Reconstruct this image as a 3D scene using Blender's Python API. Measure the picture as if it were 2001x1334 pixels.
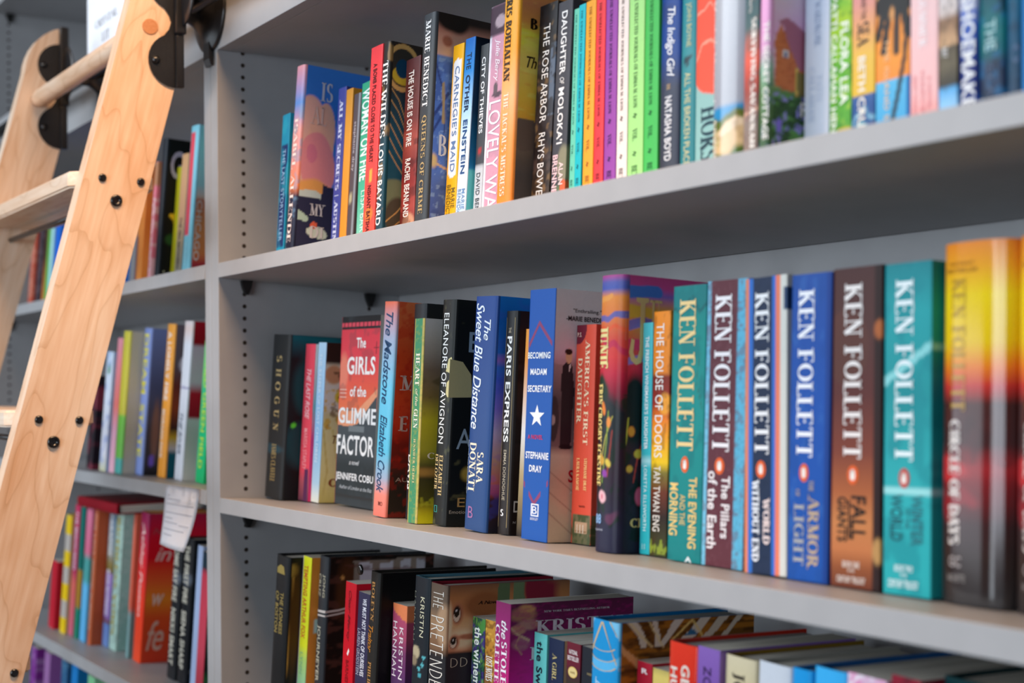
import bpy, bmesh, math, random
import numpy as np
from mathutils import Matrix, Vector
from mathutils.geometry import tessellate_polygon

for o in list(bpy.data.objects): bpy.data.objects.remove(o)
SC = bpy.context.scene
COL = SC.collection
random.seed(7)

# ------------------------------------------------------------------ camera
cam = bpy.data.objects.new('camera', bpy.data.cameras.new('camera'))
COL.objects.link(cam)
cR, cU, cW = ((0.54011, 0.841497, -0.012856), (0.031708, -0.005082, 0.999484), (-0.840997, 0.540239, 0.029427))
cam.matrix_world = Matrix(((cR[0], cU[0], -cW[0], 1.90160), (cR[1], cU[1], -cW[1], -0.72237), (cR[2], cU[2], -cW[2], 0.15270), (0, 0, 0, 1)))
cam.data.sensor_width = 36.0
cam.data.lens = 49.9847
cam.data.clip_start = .02
cam.data.dof.use_dof = True
cam.data.dof.focus_distance = 1.55
cam.data.dof.aperture_fstop = 4.1
cam.data.dof.aperture_blades = 9
SC.camera = cam

# ------------------------------------------------------------------ light and exposure
SC.view_settings.view_transform = 'Standard'
SC.view_settings.look = 'None'
SC.view_settings.gamma = 1.0
SC.view_settings.use_curve_mapping = False
SC.view_settings.exposure = 0.0
wd = bpy.data.worlds.new('world'); SC.world = wd; wd.use_nodes = True
wd.node_tree.nodes['Background'].inputs[0].default_value = (.93, .96, 1.0, 1)
wd.node_tree.nodes['Background'].inputs[1].default_value = .045

def area(name, loc, target, sx, sy, power, col, spread=math.pi):
    l = bpy.data.lights.new(name, 'AREA'); l.shape = 'RECTANGLE'; l.size = sx; l.size_y = sy
    l.energy = power; l.color = col; l.spread = spread
    o = bpy.data.objects.new(name, l); COL.objects.link(o); o.location = loc
    o.rotation_euler = (Vector(target) - Vector(loc)).to_track_quat('-Z', 'Y').to_euler()
    return o
# shop window in front of the shelves, added fill light further right, warm strip lamp above the bookcase front
area('window_daylight', (-1.0, -3.2, 1.75), (.4, 0, .1), 3.6, 1.4, 106, (.82, .91, 1.0))
area('low_window_daylight', (-2.3, -3.4, .3), (.6, 0, .1), 3.4, 1.0, 36, (.80, .90, 1.0))
area('right_fill_light', (2.1, -3.4, .45), (.9, 0, .15), 2.2, .9, 52, (.78, .89, 1.0))  # added fill, brightens the back panel and the front covers
area('door_daylight', (.95, -3.4, .3), (.95, 0, .15), .5, 2.0, 22, (.82, .91, 1.0))
area('shelf_spot_lamp', (.75, -.22, 1.45), (.55, -.12, 0), .9, .10, 22, (1.0, .62, .35), math.radians(125))

# ------------------------------------------------------------------ helpers
def lin(c):
    return c / 12.92 if c <= .04045 else ((c + .055) / 1.055) ** 2.4
def hx(s):
    return np.array([lin(int(s[i:i + 2], 16) / 255) for i in (0, 2, 4)])
def hx4(s):
    return (*[float(v) for v in hx(s)], 1.0)

def nodes(name):
    m = bpy.data.materials.new(name); m.use_nodes = True
    nt = m.node_tree
    return m, nt, nt.nodes['Principled BSDF']
def noise_col(nt, b, c0, c1, scale, detail=3, coord='Object', vec=None, lo=.35, hi=.65):
    tc = nt.nodes.new('ShaderNodeTexCoord'); n = nt.nodes.new('ShaderNodeTexNoise'); r = nt.nodes.new('ShaderNodeValToRGB')
    mp = nt.nodes.new('ShaderNodeMapping'); mp.inputs['Scale'].default_value = vec or (1, 1, 1)
    nt.links.new(tc.outputs[coord], mp.inputs[0]); nt.links.new(mp.outputs[0], n.inputs['Vector'])
    n.inputs['Scale'].default_value = scale; n.inputs['Detail'].default_value = detail
    r.color_ramp.elements[0].position = lo; r.color_ramp.elements[1].position = hi
    r.color_ramp.elements[0].color = c0; r.color_ramp.elements[1].color = c1
    nt.links.new(n.outputs['Fac'], r.inputs[0]); nt.links.new(r.outputs[0], b.inputs['Base Color'])
    return n, r
def mat_plain(name, c0, c1=None, rough=.5, scale=40, metal=0, spec=.5, vec=None):
    m, nt, b = nodes(name)
    noise_col(nt, b, hx4(c0), hx4(c1 or c0), scale, vec=vec)
    b.inputs['Roughness'].default_value = rough; b.inputs['Metallic'].default_value = metal
    b.inputs['Specular IOR Level'].default_value = spec
    return m
M_GREY = mat_plain('grey_shelf_laminate', '9d9d9f', 'a1a1a3', .45, 25)
M_HOLE = mat_plain('dark_pin_hole', '241a10', '2c2014', .8)
M_PIN = mat_plain('black_plastic_pin', '0c0c0c', '141414', .5)
M_STEEL = mat_plain('black_powder_coated_steel', '17171a', '1d1d20', .32, 300)
M_BOLT = mat_plain('black_oxide_screw', '0a0a0b', '121214', .25, 200, spec=.7)
M_PLUG = mat_plain('end_grain_maple_plug', 'b87a4c', 'c0845a', .55, 400)
M_PAPER = mat_plain('white_paper', 'f6f6fc', 'fafafe', .7, 60)
M_INK = mat_plain('grey_ink', '8c8c98', '94949c', .8)
M_FLOOR = mat_plain('brown_wood_floor', '3c3028', '483a30', .5, 4, vec=(1, 12, 1))
M_WALL = mat_plain('painted_wall', 'b4b2ae', 'bab8b4', .8, 12)

def mat_maple():
    m, nt, b = nodes('oiled_maple')
    tc = nt.nodes.new('ShaderNodeTexCoord'); mp = nt.nodes.new('ShaderNodeMapping')
    mp.inputs['Scale'].default_value = (1.0, 1.0, .30)
    nt.links.new(tc.outputs['Object'], mp.inputs[0])
    n1 = nt.nodes.new('ShaderNodeTexNoise'); n1.inputs['Scale'].default_value = 8; n1.inputs['Detail'].default_value = 2.5; n1.inputs['Roughness'].default_value = .55
    nt.links.new(mp.outputs[0], n1.inputs['Vector'])
    mul = nt.nodes.new('ShaderNodeMath'); mul.operation = 'MULTIPLY'; mul.inputs[1].default_value = 13.0
    fr = nt.nodes.new('ShaderNodeMath'); fr.operation = 'FRACT'
    nt.links.new(n1.outputs['Fac'], mul.inputs[0]); nt.links.new(mul.outputs[0], fr.inputs[0])
    r = nt.nodes.new('ShaderNodeValToRGB'); e = r.color_ramp.elements
    e[0].position = 0.0; e[0].color = hx4('dcc2a8'); e[1].position = .12; e[1].color = hx4('ecd8c4')
    k = r.color_ramp.elements.new(.55); k.color = hx4('f2e0ce'); k = r.color_ramp.elements.new(1.0); k.color = hx4('ecd6c0')
    nt.links.new(fr.outputs[0], r.inputs[0])
    n2 = nt.nodes.new('ShaderNodeTexNoise'); n2.inputs['Scale'].default_value = 160; n2.inputs['Detail'].default_value = 4
    mp2 = nt.nodes.new('ShaderNodeMapping'); mp2.inputs['Scale'].default_value = (1, 1, .06)
    nt.links.new(tc.outputs['Object'], mp2.inputs[0]); nt.links.new(mp2.outputs[0], n2.inputs['Vector'])
    n3 = nt.nodes.new('ShaderNodeTexNoise'); n3.inputs['Scale'].default_value = 9; n3.inputs['Detail'].default_value = 2
    nt.links.new(mp.outputs[0], n3.inputs['Vector'])
    r2 = nt.nodes.new('ShaderNodeValToRGB'); r2.color_ramp.elements[0].position = .3; r2.color_ramp.elements[1].position = .7
    r2.color_ramp.elements[0].color = hx4('f2e6da'); r2.color_ramp.elements[1].color = hx4('ffffff')
    nt.links.new(n2.outputs['Fac'], r2.inputs[0])
    r3 = nt.nodes.new('ShaderNodeValToRGB'); r3.color_ramp.elements[0].position = .35; r3.color_ramp.elements[1].position = .65
    r3.color_ramp.elements[0].color = hx4('f2e0d0'); r3.color_ramp.elements[1].color = hx4('ffffff')
    nt.links.new(n3.outputs['Fac'], r3.inputs[0])
    last = r.outputs[0]
    for q in (r2, r3):
        mx = nt.nodes.new('ShaderNodeMix'); mx.data_type = 'RGBA'; mx.blend_type = 'MULTIPLY'; mx.inputs[0].default_value = 1
        nt.links.new(last, mx.inputs[6]); nt.links.new(q.outputs[0], mx.inputs[7]); last = mx.outputs[2]
    nt.links.new(last, b.inputs['Base Color'])
    b.inputs['Roughness'].default_value = .38
    return m
M_MAPLE = mat_maple()

_cov = {}
def mat_cover(gl):
    gl = round(gl, 2)
    if gl in _cov: return _cov[gl]
    m, nt, b = nodes('printed_cover_%d' % int(gl * 100))
    at = nt.nodes.new('ShaderNodeAttribute'); at.attribute_name = 'Col'
    tc = nt.nodes.new('ShaderNodeTexCoord'); n = nt.nodes.new('ShaderNodeTexNoise'); n.inputs['Scale'].default_value = 300
    nt.links.new(tc.outputs['Object'], n.inputs['Vector'])
    r = nt.nodes.new('ShaderNodeValToRGB'); r.color_ramp.elements[0].color = (.92, .92, .92, 1); r.color_ramp.elements[1].color = (1, 1, 1, 1)
    nt.links.new(n.outputs['Fac'], r.inputs[0])
    mx = nt.nodes.new('ShaderNodeMix'); mx.data_type = 'RGBA'; mx.blend_type = 'MULTIPLY'; mx.inputs[0].default_value = 1
    nt.links.new(at.outputs['Color'], mx.inputs[6]); nt.links.new(r.outputs[0], mx.inputs[7])
    nt.links.new(mx.outputs[2], b.inputs['Base Color'])
    b.inputs['Roughness'].default_value = gl; b.inputs['Specular IOR Level'].default_value = .45 if gl < .25 else .15
    _cov[gl] = m
    return m
_pg = {}
def mat_pages(c):
    if c in _pg: return _pg[c]
    m, nt, b = nodes('page_edges_' + c)
    v = hx(c)
    noise_col(nt, b, (*[float(x) * .72 for x in v], 1), (*[float(x) for x in v], 1), 900, 1, vec=(1, .01, .01), lo=.4, hi=.6)
    b.inputs['Roughness'].default_value = .85
    _pg[c] = m
    return m

def link(o, parent=None):
    COL.objects.link(o)
    if parent: o.parent = parent
    return o
def tag(o, label, cat, group=None):
    o['label'] = label; o['category'] = cat
    if group: o['group'] = group
    return o
def struct(o):
    o['kind'] = 'structure'; return o
def empty(name, loc, rot=None):
    o = bpy.data.objects.new(name, None); o.empty_display_size = .05; COL.objects.link(o)
    o.location = loc
    if rot is not None: o.rotation_euler = rot
    return o
def from_bm(name, bm, mat, parent=None, smooth=False):
    me = bpy.data.meshes.new(name); bm.normal_update(); bm.to_mesh(me); bm.free()
    for m in (mat if isinstance(mat, (list, tuple)) else [mat]): me.materials.append(m)
    if smooth:
        for p in me.polygons: p.use_smooth = True
    return link(bpy.data.objects.new(name, me), parent)
def bm_box(bm, x0, x1, y0, y1, z0, z1, bev=0.0, mi=0):
    vs = [bm.verts.new(p) for p in ((x0, y0, z0), (x1, y0, z0), (x1, y1, z0), (x0, y1, z0), (x0, y0, z1), (x1, y0, z1), (x1, y1, z1), (x0, y1, z1))]
    fs = [bm.faces.new([vs[i] for i in f]) for f in ((3, 2, 1, 0), (4, 5, 6, 7), (0, 1, 5, 4), (1, 2, 6, 5), (2, 3, 7, 6), (3, 0, 4, 7))]
    for f in fs: f.material_index = mi
    if bev:
        es = {e for f in fs for e in f.edges}
        bmesh.ops.bevel(bm, geom=list(es), offset=bev, segments=2, affect='EDGES', profile=.6)
    return vs
def bm_cyl(bm, p0, p1, r, seg=20, r2=None, mi=0, cap=True):
    p0, p1 = Vector(p0), Vector(p1); d = (p1 - p0).normalized()
    a = d.orthogonal().normalized(); b = d.cross(a); r2 = r if r2 is None else r2
    A = []; B = []
    for i in range(seg):
        t = 2 * math.pi * i / seg; v = a * math.cos(t) + b * math.sin(t)
        A.append(bm.verts.new(p0 + v * r)); B.append(bm.verts.new(p1 + v * r2))
    for i in range(seg):
        f = bm.faces.new((A[i], A[(i + 1) % seg], B[(i + 1) % seg], B[i])); f.material_index = mi; f.smooth = True
    if cap:
        f = bm.faces.new(list(reversed(A))); f.material_index = mi
        f = bm.faces.new(B); f.material_index = mi
def bm_prism(bm, poly, x0, x1, mi=0):
    """poly: (y,z) points counter-clockwise seen from +X"""
    A = [bm.verts.new((x0, y, z)) for y, z in poly]; B = [bm.verts.new((x1, y, z)) for y, z in poly]
    n = len(poly)
    fs = [bm.faces.new(B), bm.faces.new(list(reversed(A)))]
    for i in range(n): fs.append(bm.faces.new((A[i], A[(i + 1) % n], B[(i + 1) % n], B[i])))
    for f in fs: f.material_index = mi
    return fs
def bm_lathe(bm, prof, origin, axis, up, seg=28, mi=0):
    """prof: (distance along axis, radius)"""
    axis = Vector(axis).normalized(); a = Vector(up).normalized(); b = axis.cross(a); o = Vector(origin); rings = []
    for t, r in prof:
        rings.append([bm.verts.new(o + axis * t + (a * math.cos(2 * math.pi * i / seg) + b * math.sin(2 * math.pi * i / seg)) * r) for i in range(seg)])
    for p, q in zip(rings, rings[1:]):
        for i in range(seg):
            f = bm.faces.new((p[i], p[(i + 1) % seg], q[(i + 1) % seg], q[i])); f.smooth = True; f.material_index = mi
    bm.faces.new(list(reversed(rings[0]))).material_index = mi; bm.faces.new(rings[-1]).material_index = mi

# ------------------------------------------------------------------ printed artwork
def _hash(ix, iy, seed):
    n = (ix.astype(np.int64) * 374761393 + iy.astype(np.int64) * 668265263 + seed * 974634361) & 0x7fffffff
    n = ((n ^ (n >> 13)) * 1274126177) & 0x7fffffff
    return ((n ^ (n >> 16)) & 0xffff) / 65535.0
def vnoise(x, y, seed):
    x0 = np.floor(x); y0 = np.floor(y); fx = x - x0; fy = y - y0
    fx = fx * fx * (3 - 2 * fx); fy = fy * fy * (3 - 2 * fy)
    a = _hash(x0, y0, seed); b = _hash(x0 + 1, y0, seed); c = _hash(x0, y0 + 1, seed); d = _hash(x0 + 1, y0 + 1, seed)
    return (a * (1 - fx) + b * fx) * (1 - fy) + (c * (1 - fx) + d * fx) * fy
def fbm(x, y, seed):
    return (vnoise(x, y, seed) + .5 * vnoise(x * 2.1, y * 2.1, seed + 1) + .25 * vnoise(x * 4.3, y * 4.3, seed + 2)) / 1.75
def inpoly(u, v, pts):
    r = np.zeros(u.shape, bool); n = len(pts)
    for i in range(n):
        (x1, y1), (x2, y2) = pts[i], pts[(i + 1) % n]
        c = ((y1 > v) != (y2 > v))
        with np.errstate(divide='ignore', invalid='ignore'):
            xx = (x2 - x1) * (v - y1) / (y2 - y1 + 1e-12) + x1
        r ^= c & (u < xx)
    return r
def paint(ops, u, v, wm, hm):
    """printed picture of a cover as colours over (u, v); wm, hm its size in metres"""
    u = np.asarray(u, float); v = np.asarray(v, float)
    rgb = np.zeros(u.shape + (3,)); uu, vv = u, v
    def put(mask, c):
        rgb[:] = rgb * (1 - mask[..., None]) + hx(c) * mask[..., None]
    for op in ops:
        if isinstance(op, str): put(np.ones(u.shape), op); continue
        k = op[0]
        if k == 'g':
            cs = [hx(c) for c in op[1::2]]; vs = list(op[2::2])
            for i in range(3): rgb[..., i] = np.interp(vv, vs, [c[i] for c in cs])
        elif k == 'b':
            s = op[4] if len(op) > 4 else 1e-4
            put(np.clip((vv - op[1]) / s + .5, 0, 1) * np.clip((op[2] - vv) / s + .5, 0, 1), op[3])
        elif k == 'r':
            put(((uu >= op[1]) & (uu <= op[2]) & (vv >= op[3]) & (vv <= op[4])).astype(float), op[5])
        elif k == 'e':
            s = op[6] if len(op) > 6 else .02
            d = np.sqrt(((uu - op[1]) / op[3]) ** 2 + ((vv - op[2]) / op[4]) ** 2)
            put(np.clip((1 - d) / max(s, 1e-4) + .5, 0, 1), op[5])
        elif k == 'p':
            put(inpoly(uu, vv, op[1]).astype(float), op[2])
        elif k == 'n':
            n = fbm(u * op[2] + 7.3, v * op[3] + 1.7, op[1])
            msk = np.clip((n - op[4]) / .08 + .5, 0, 1) * (op[6] if len(op) > 6 else 1)
            if len(op) > 8: msk = msk * ((vv >= op[7]) & (vv <= op[8]))
            put(msk, op[5])
        elif k == 'l':
            best = np.full(u.shape, 1e9)
            for (a, b), (c, d) in zip(op[1], op[1][1:]):
                ax, ay, bx, by = a * wm, b * hm, c * wm, d * hm
                px, py = uu * wm - ax, vv * hm - ay; dx, dy = bx - ax, by - ay
                t = np.clip((px * dx + py * dy) / (dx * dx + dy * dy + 1e-12), 0, 1)
                best = np.minimum(best, np.hypot(px - t * dx, py - t * dy))
            put(np.clip((op[2] * .5 - best) / .0008 + .5, 0, 1), op[3])
        elif k == 'w':
            uu = u + (vnoise(u * op[2], v * op[2], op[1]) - .5) * op[3] * 2
            vv = v + (vnoise(u * op[2] + 50, v * op[2] + 9, op[1] + 3) - .5) * op[3] * 2
    return rgb

# ------------------------------------------------------------------ lettering
SERIF = {
 'A': (.74, 't.06,0,.36,1;T.36,1,.68,0;t.17,.36,.55,.36;s.06,0;s.68,0'), 'B': (.64, 'l.14,0,.14,1;t.14,1,.3,1;t.14,.52,.34,.52;t.14,0,.34,0;c.3,.76,.2,.24,90,-90;c.34,.26,.24,.26,90,-90'),
 'C': (.72, 'c.4,.5,.34,.5,48,312;v.63,.86,.2'), 'D': (.74, 'l.14,0,.14,1;t.14,1,.32,1;t.14,0,.32,0;c.32,.5,.36,.5,90,-90'),
 'E': (.6, 'l.14,0,.14,1;t.14,1,.54,1;t.14,.5,.46,.5;t.14,0,.56,0;v.54,.92,.18;v.56,.08,.18;v.46,.5,.16;s.12,0;s.12,1'), 'F': (.56, 'l.14,0,.14,1;t.14,1,.54,1;t.14,.5,.44,.5;v.54,.92,.18;v.44,.5,.16;s.14,0;s.12,1'),
 'G': (.76, 'c.4,.5,.34,.5,48,330;l.66,.04,.66,.42;s.64,.42;v.63,.86,.2'), 'H': (.78, 'l.15,0,.15,1;l.63,0,.63,1;t.15,.5,.63,.5;s.15,0;s.15,1;s.63,0;s.63,1'),
 'I': (.34, 'l.17,0,.17,1;s.17,0;s.17,1'), 'J': (.44, 'l.28,.16,.28,1;c.12,.16,.16,.2,0,-110;s.28,1'),
 'K': (.74, 'l.15,0,.15,1;t.15,.4,.6,1;T.3,.58,.66,0;s.15,0;s.15,1;s.62,1;s.66,0'), 'L': (.58, 'l.14,0,.14,1;t.14,0,.54,0;v.55,.1,.22;s.14,1;s.12,0'),
 'M': (.9, 't.12,0,.14,1;T.14,1,.45,.05;t.45,.05,.76,1;l.76,0,.76,1;s.12,0;s.12,1;s.78,0;s.78,1'), 'N': (.8, 't.14,0,.14,1;T.14,1,.66,0;t.66,0,.66,1;s.14,0;s.1,1;s.66,1'),
 'O': (.8, 'c.4,.5,.33,.5,0,360'), 'P': (.6, 'l.14,0,.14,1;t.14,1,.3,1;t.14,.46,.3,.46;c.3,.73,.24,.27,90,-90;s.14,0;s.12,1'),
 'Q': (.8, 'c.4,.5,.33,.5,0,360;T.42,.1,.74,-.2'), 'R': (.7, 'l.14,0,.14,1;t.14,1,.3,1;t.14,.5,.32,.5;c.3,.75,.22,.25,90,-90;T.32,.5,.64,0;s.14,0;s.12,1;s.66,0'),
 'S': (.58, 'c.3,.75,.2,.25,50,270;c.29,.26,.22,.26,90,-130;v.46,.88,.18;v.1,.12,.18'), 'T': (.66, 'l.33,0,.33,1;t.04,1,.62,1;v.05,.91,.2;v.61,.91,.2;s.33,0'),
 'U': (.76, 'l.15,.3,.15,1;t.61,.3,.61,1;c.38,.3,.23,.3,180,360;s.15,1;s.61,1'), 'V': (.72, 'T.08,1,.37,0;t.37,0,.64,1;s.08,1;s.64,1'),
 'W': (1.0, 'T.06,1,.3,0;t.3,0,.5,.9;T.5,.9,.72,0;t.72,0,.94,1;s.06,1;s.94,1'), 'X': (.7, 'T.08,1,.62,0;t.08,0,.62,1;s.08,1;s.62,1;s.08,0;s.62,0'),
 'Y': (.68, 'T.06,1,.34,.48;t.34,.48,.62,1;l.34,0,.34,.48;s.06,1;s.62,1;s.34,0'), 'Z': (.62, 't.08,1,.56,1;T.56,1,.06,0;t.06,0,.58,0;v.08,.9,.2;v.57,.1,.2'),
 "'": (.2, 'l.1,.75,.1,1'), '.': (.2, 'l.1,0,.1,.12'), '|': (.3, 't.15,-.1,.15,1.1'), '-': (.4, 't.06,.4,.34,.4')}
def stroke_text(s, thick, thin, serif):
    V = []; F = []; x0 = 0.0
    def ribbon(pts, ws):
        b = len(V); pts = np.array(pts, float)
        d = np.gradient(pts, axis=0); d /= np.linalg.norm(d, axis=1)[:, None] + 1e-9
        nrm = np.stack([-d[:, 1], d[:, 0]], 1)
        for p, n, w in zip(pts, nrm, ws):
            V.append(p + n * w / 2); V.append(p - n * w / 2)
        for i in range(len(pts) - 1):
            F.append((b + 2 * i + 1, b + 2 * i + 3, b + 2 * i + 2, b + 2 * i))
    for ch in s.upper():
        if ch not in SERIF: x0 += .38; continue
        wd_, code = SERIF[ch]
        for st in code.split(';'):
            k = st[0]; a = [float(q) for q in st[1:].split(',')]
            if k in 'ltT':
                p, q = np.array(a[:2]), np.array(a[2:]); d = q - p; L = np.linalg.norm(d) + 1e-9
                w = {'l': thin + (thick - thin) * abs(d[1] / L), 't': thin, 'T': thick}[k]
                ribbon([p + (x0, 0), (p + q) / 2 + (x0, 0), q + (x0, 0)], [w] * 3)
            elif k == 'c':
                cx, cy, rx, ry, a0, a1 = a; ts = np.radians(np.linspace(a0, a1, 20)); rx -= thin * .2; ry -= thin / 2
                pts = np.stack([x0 + cx + rx * np.cos(ts), cy + ry * np.sin(ts)], 1)
                ribbon(pts, thin + (thick - thin) * np.abs(np.cos(ts)) ** 1.5)
            elif k == 's' and serif:
                w = thick * .5 + .1; yy = a[1] + (thin * .5 if a[1] < .5 else -thin * .5)
                ribbon([(x0 + a[0] - w, yy), (x0 + a[0], yy), (x0 + a[0] + w, yy)], [thin] * 3)
            elif k == 'v' and serif:
                ribbon([(x0 + a[0], a[1] - a[2] / 2), (x0 + a[0], a[1]), (x0 + a[0], a[1] + a[2] / 2)], [thin] * 3)
        x0 += wd_ + .09
    return np.array(V), F
_tc = {}
def prepare_text(keys):
    todo = []
    for s, f in sorted(keys):
        if f in 'rR' and s.upper() == s: _tc[s, f] = stroke_text(s, .20 if f == 'r' else .26, .062 if f == 'r' else .09, True); continue
        if f == 'n': _tc[s, f] = stroke_text(s, .075, .06, False); continue
        cu = bpy.data.curves.new('t', 'FONT'); cu.body = s; cu.resolution_u = 3
        cu.offset = {'b': .022, 'R': .02, 's': .002}.get(f, 0.006); cu.shear = .32 if f == 'i' else 0
        cu.space_character = .94 if f == 'i' else 1.04
        o = bpy.data.objects.new('t', cu); COL.objects.link(o); todo.append((s, f, o))
    bpy.context.view_layer.update(); dg = bpy.context.evaluated_depsgraph_get()
    for s, f, o in todo:
        me = o.evaluated_get(dg).to_mesh()
        V = np.array([v.co[:2] for v in me.vertices]); F = [tuple(p.vertices) for p in me.polygons]
        o.evaluated_get(dg).to_mesh_clear(); _tc[s, f] = (V, F)
    for s, f, o in todo:
        c = o.data; bpy.data.objects.remove(o); bpy.data.curves.remove(c)

# small printed marks
def DISC(u, v, ru, rv, c, side='s', lay=1):
    return ('P', side, [(u + ru * math.cos(t * math.pi / 12), v + rv * math.sin(t * math.pi / 12)) for t in range(24)], c, lay)
def PENG(u, v, c):
    return ('X', [DISC(u, v, .115, .03, c, lay=1), DISC(u - .005, v - .002, .05, .021, 'f4ece4', lay=2), DISC(u - .03, v + .012, .035, .008, 'f4ece4', lay=2)])
def STAR(u, v, ru, rv, c):
    return ('P', 's', [(u + ru * (1 if k % 2 == 0 else .4) * math.sin(k * math.pi / 5), v + rv * (1 if k % 2 == 0 else .4) * math.cos(k * math.pi / 5)) for k in range(10)], c, 1)
def ARC(u, v, ru, rv, a0, a1, c, th=.05):
    A = [math.radians(a0 + (a1 - a0) * k / 16) for k in range(17)]
    o = [(u + ru * math.cos(a), v + rv * math.sin(a)) for a in A]; i = [(u + (ru - th) * math.cos(a), v + (rv - th * .2) * math.sin(a)) for a in reversed(A)]
    return ('P', 's', o + i, c, 2)
def EML(vol, c):
    return [('d', 'THE UNSELECTED JOURNALS OF EMMA M. LION', .36, .6, .97, .4, 'r', c), ('d', '~', .34, .6, .375, .35, 'i', c), ('d', 'VOL. ' + vol, .33, .63, .3, .24, 'r', c), ('d', '~', .34, .6, .19, .165, 'i', c), ('d', 'BETH', .3, .66, .12, .04, 'r', c)]

def soft(c):
    """brightens front-cover colours to make up for the weak light on them"""
    c = c * 1.8
    return np.where(c > .55, .55 + (1 - np.exp(-(c - .55) / .35)) * .35, c)
BOOKS = []
def book(kind, loc, rot, dims, label, group, S, F=None, T=(), **k):
    BOOKS.append((kind, loc, rot, dims, label, group, S, F, T, k))

def surf_y(x, w, D, n):
    s = np.clip(np.abs(2 * np.asarray(x) / w - 1), 0, 1)
    return D * (1 - (1 - s ** n) ** (1 / n))
def poly_tris(pts):
    t = tessellate_polygon([[Vector((p[0], p[1], 0)) for p in pts]])
    out = []
    for a, b, c in t:
        (x1, y1), (x2, y2), (x3, y3) = pts[a], pts[b], pts[c]
        out.append((a, b, c) if (x2 - x1) * (y3 - y1) - (x3 - x1) * (y2 - y1) > 0 else (a, c, b))
    return out
def slice_x(V, F, xs):
    bm = bmesh.new(); vs = [bm.verts.new((p[0], p[1], 0)) for p in V]
    for f in F:
        try: bm.faces.new([vs[i] for i in f])
        except ValueError: pass
    for x in xs:
        bmesh.ops.bisect_plane(bm, geom=bm.verts[:] + bm.edges[:] + bm.faces[:], plane_co=(x, 0, 0), plane_no=(1, 0, 0), dist=1e-7)
    bm.verts.index_update()
    V2 = np.array([v.co[:2] for v in bm.verts]); F2 = [tuple(v.index for v in f.verts) for f in bm.faces]
    bm.free()
    return V2, F2

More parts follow.
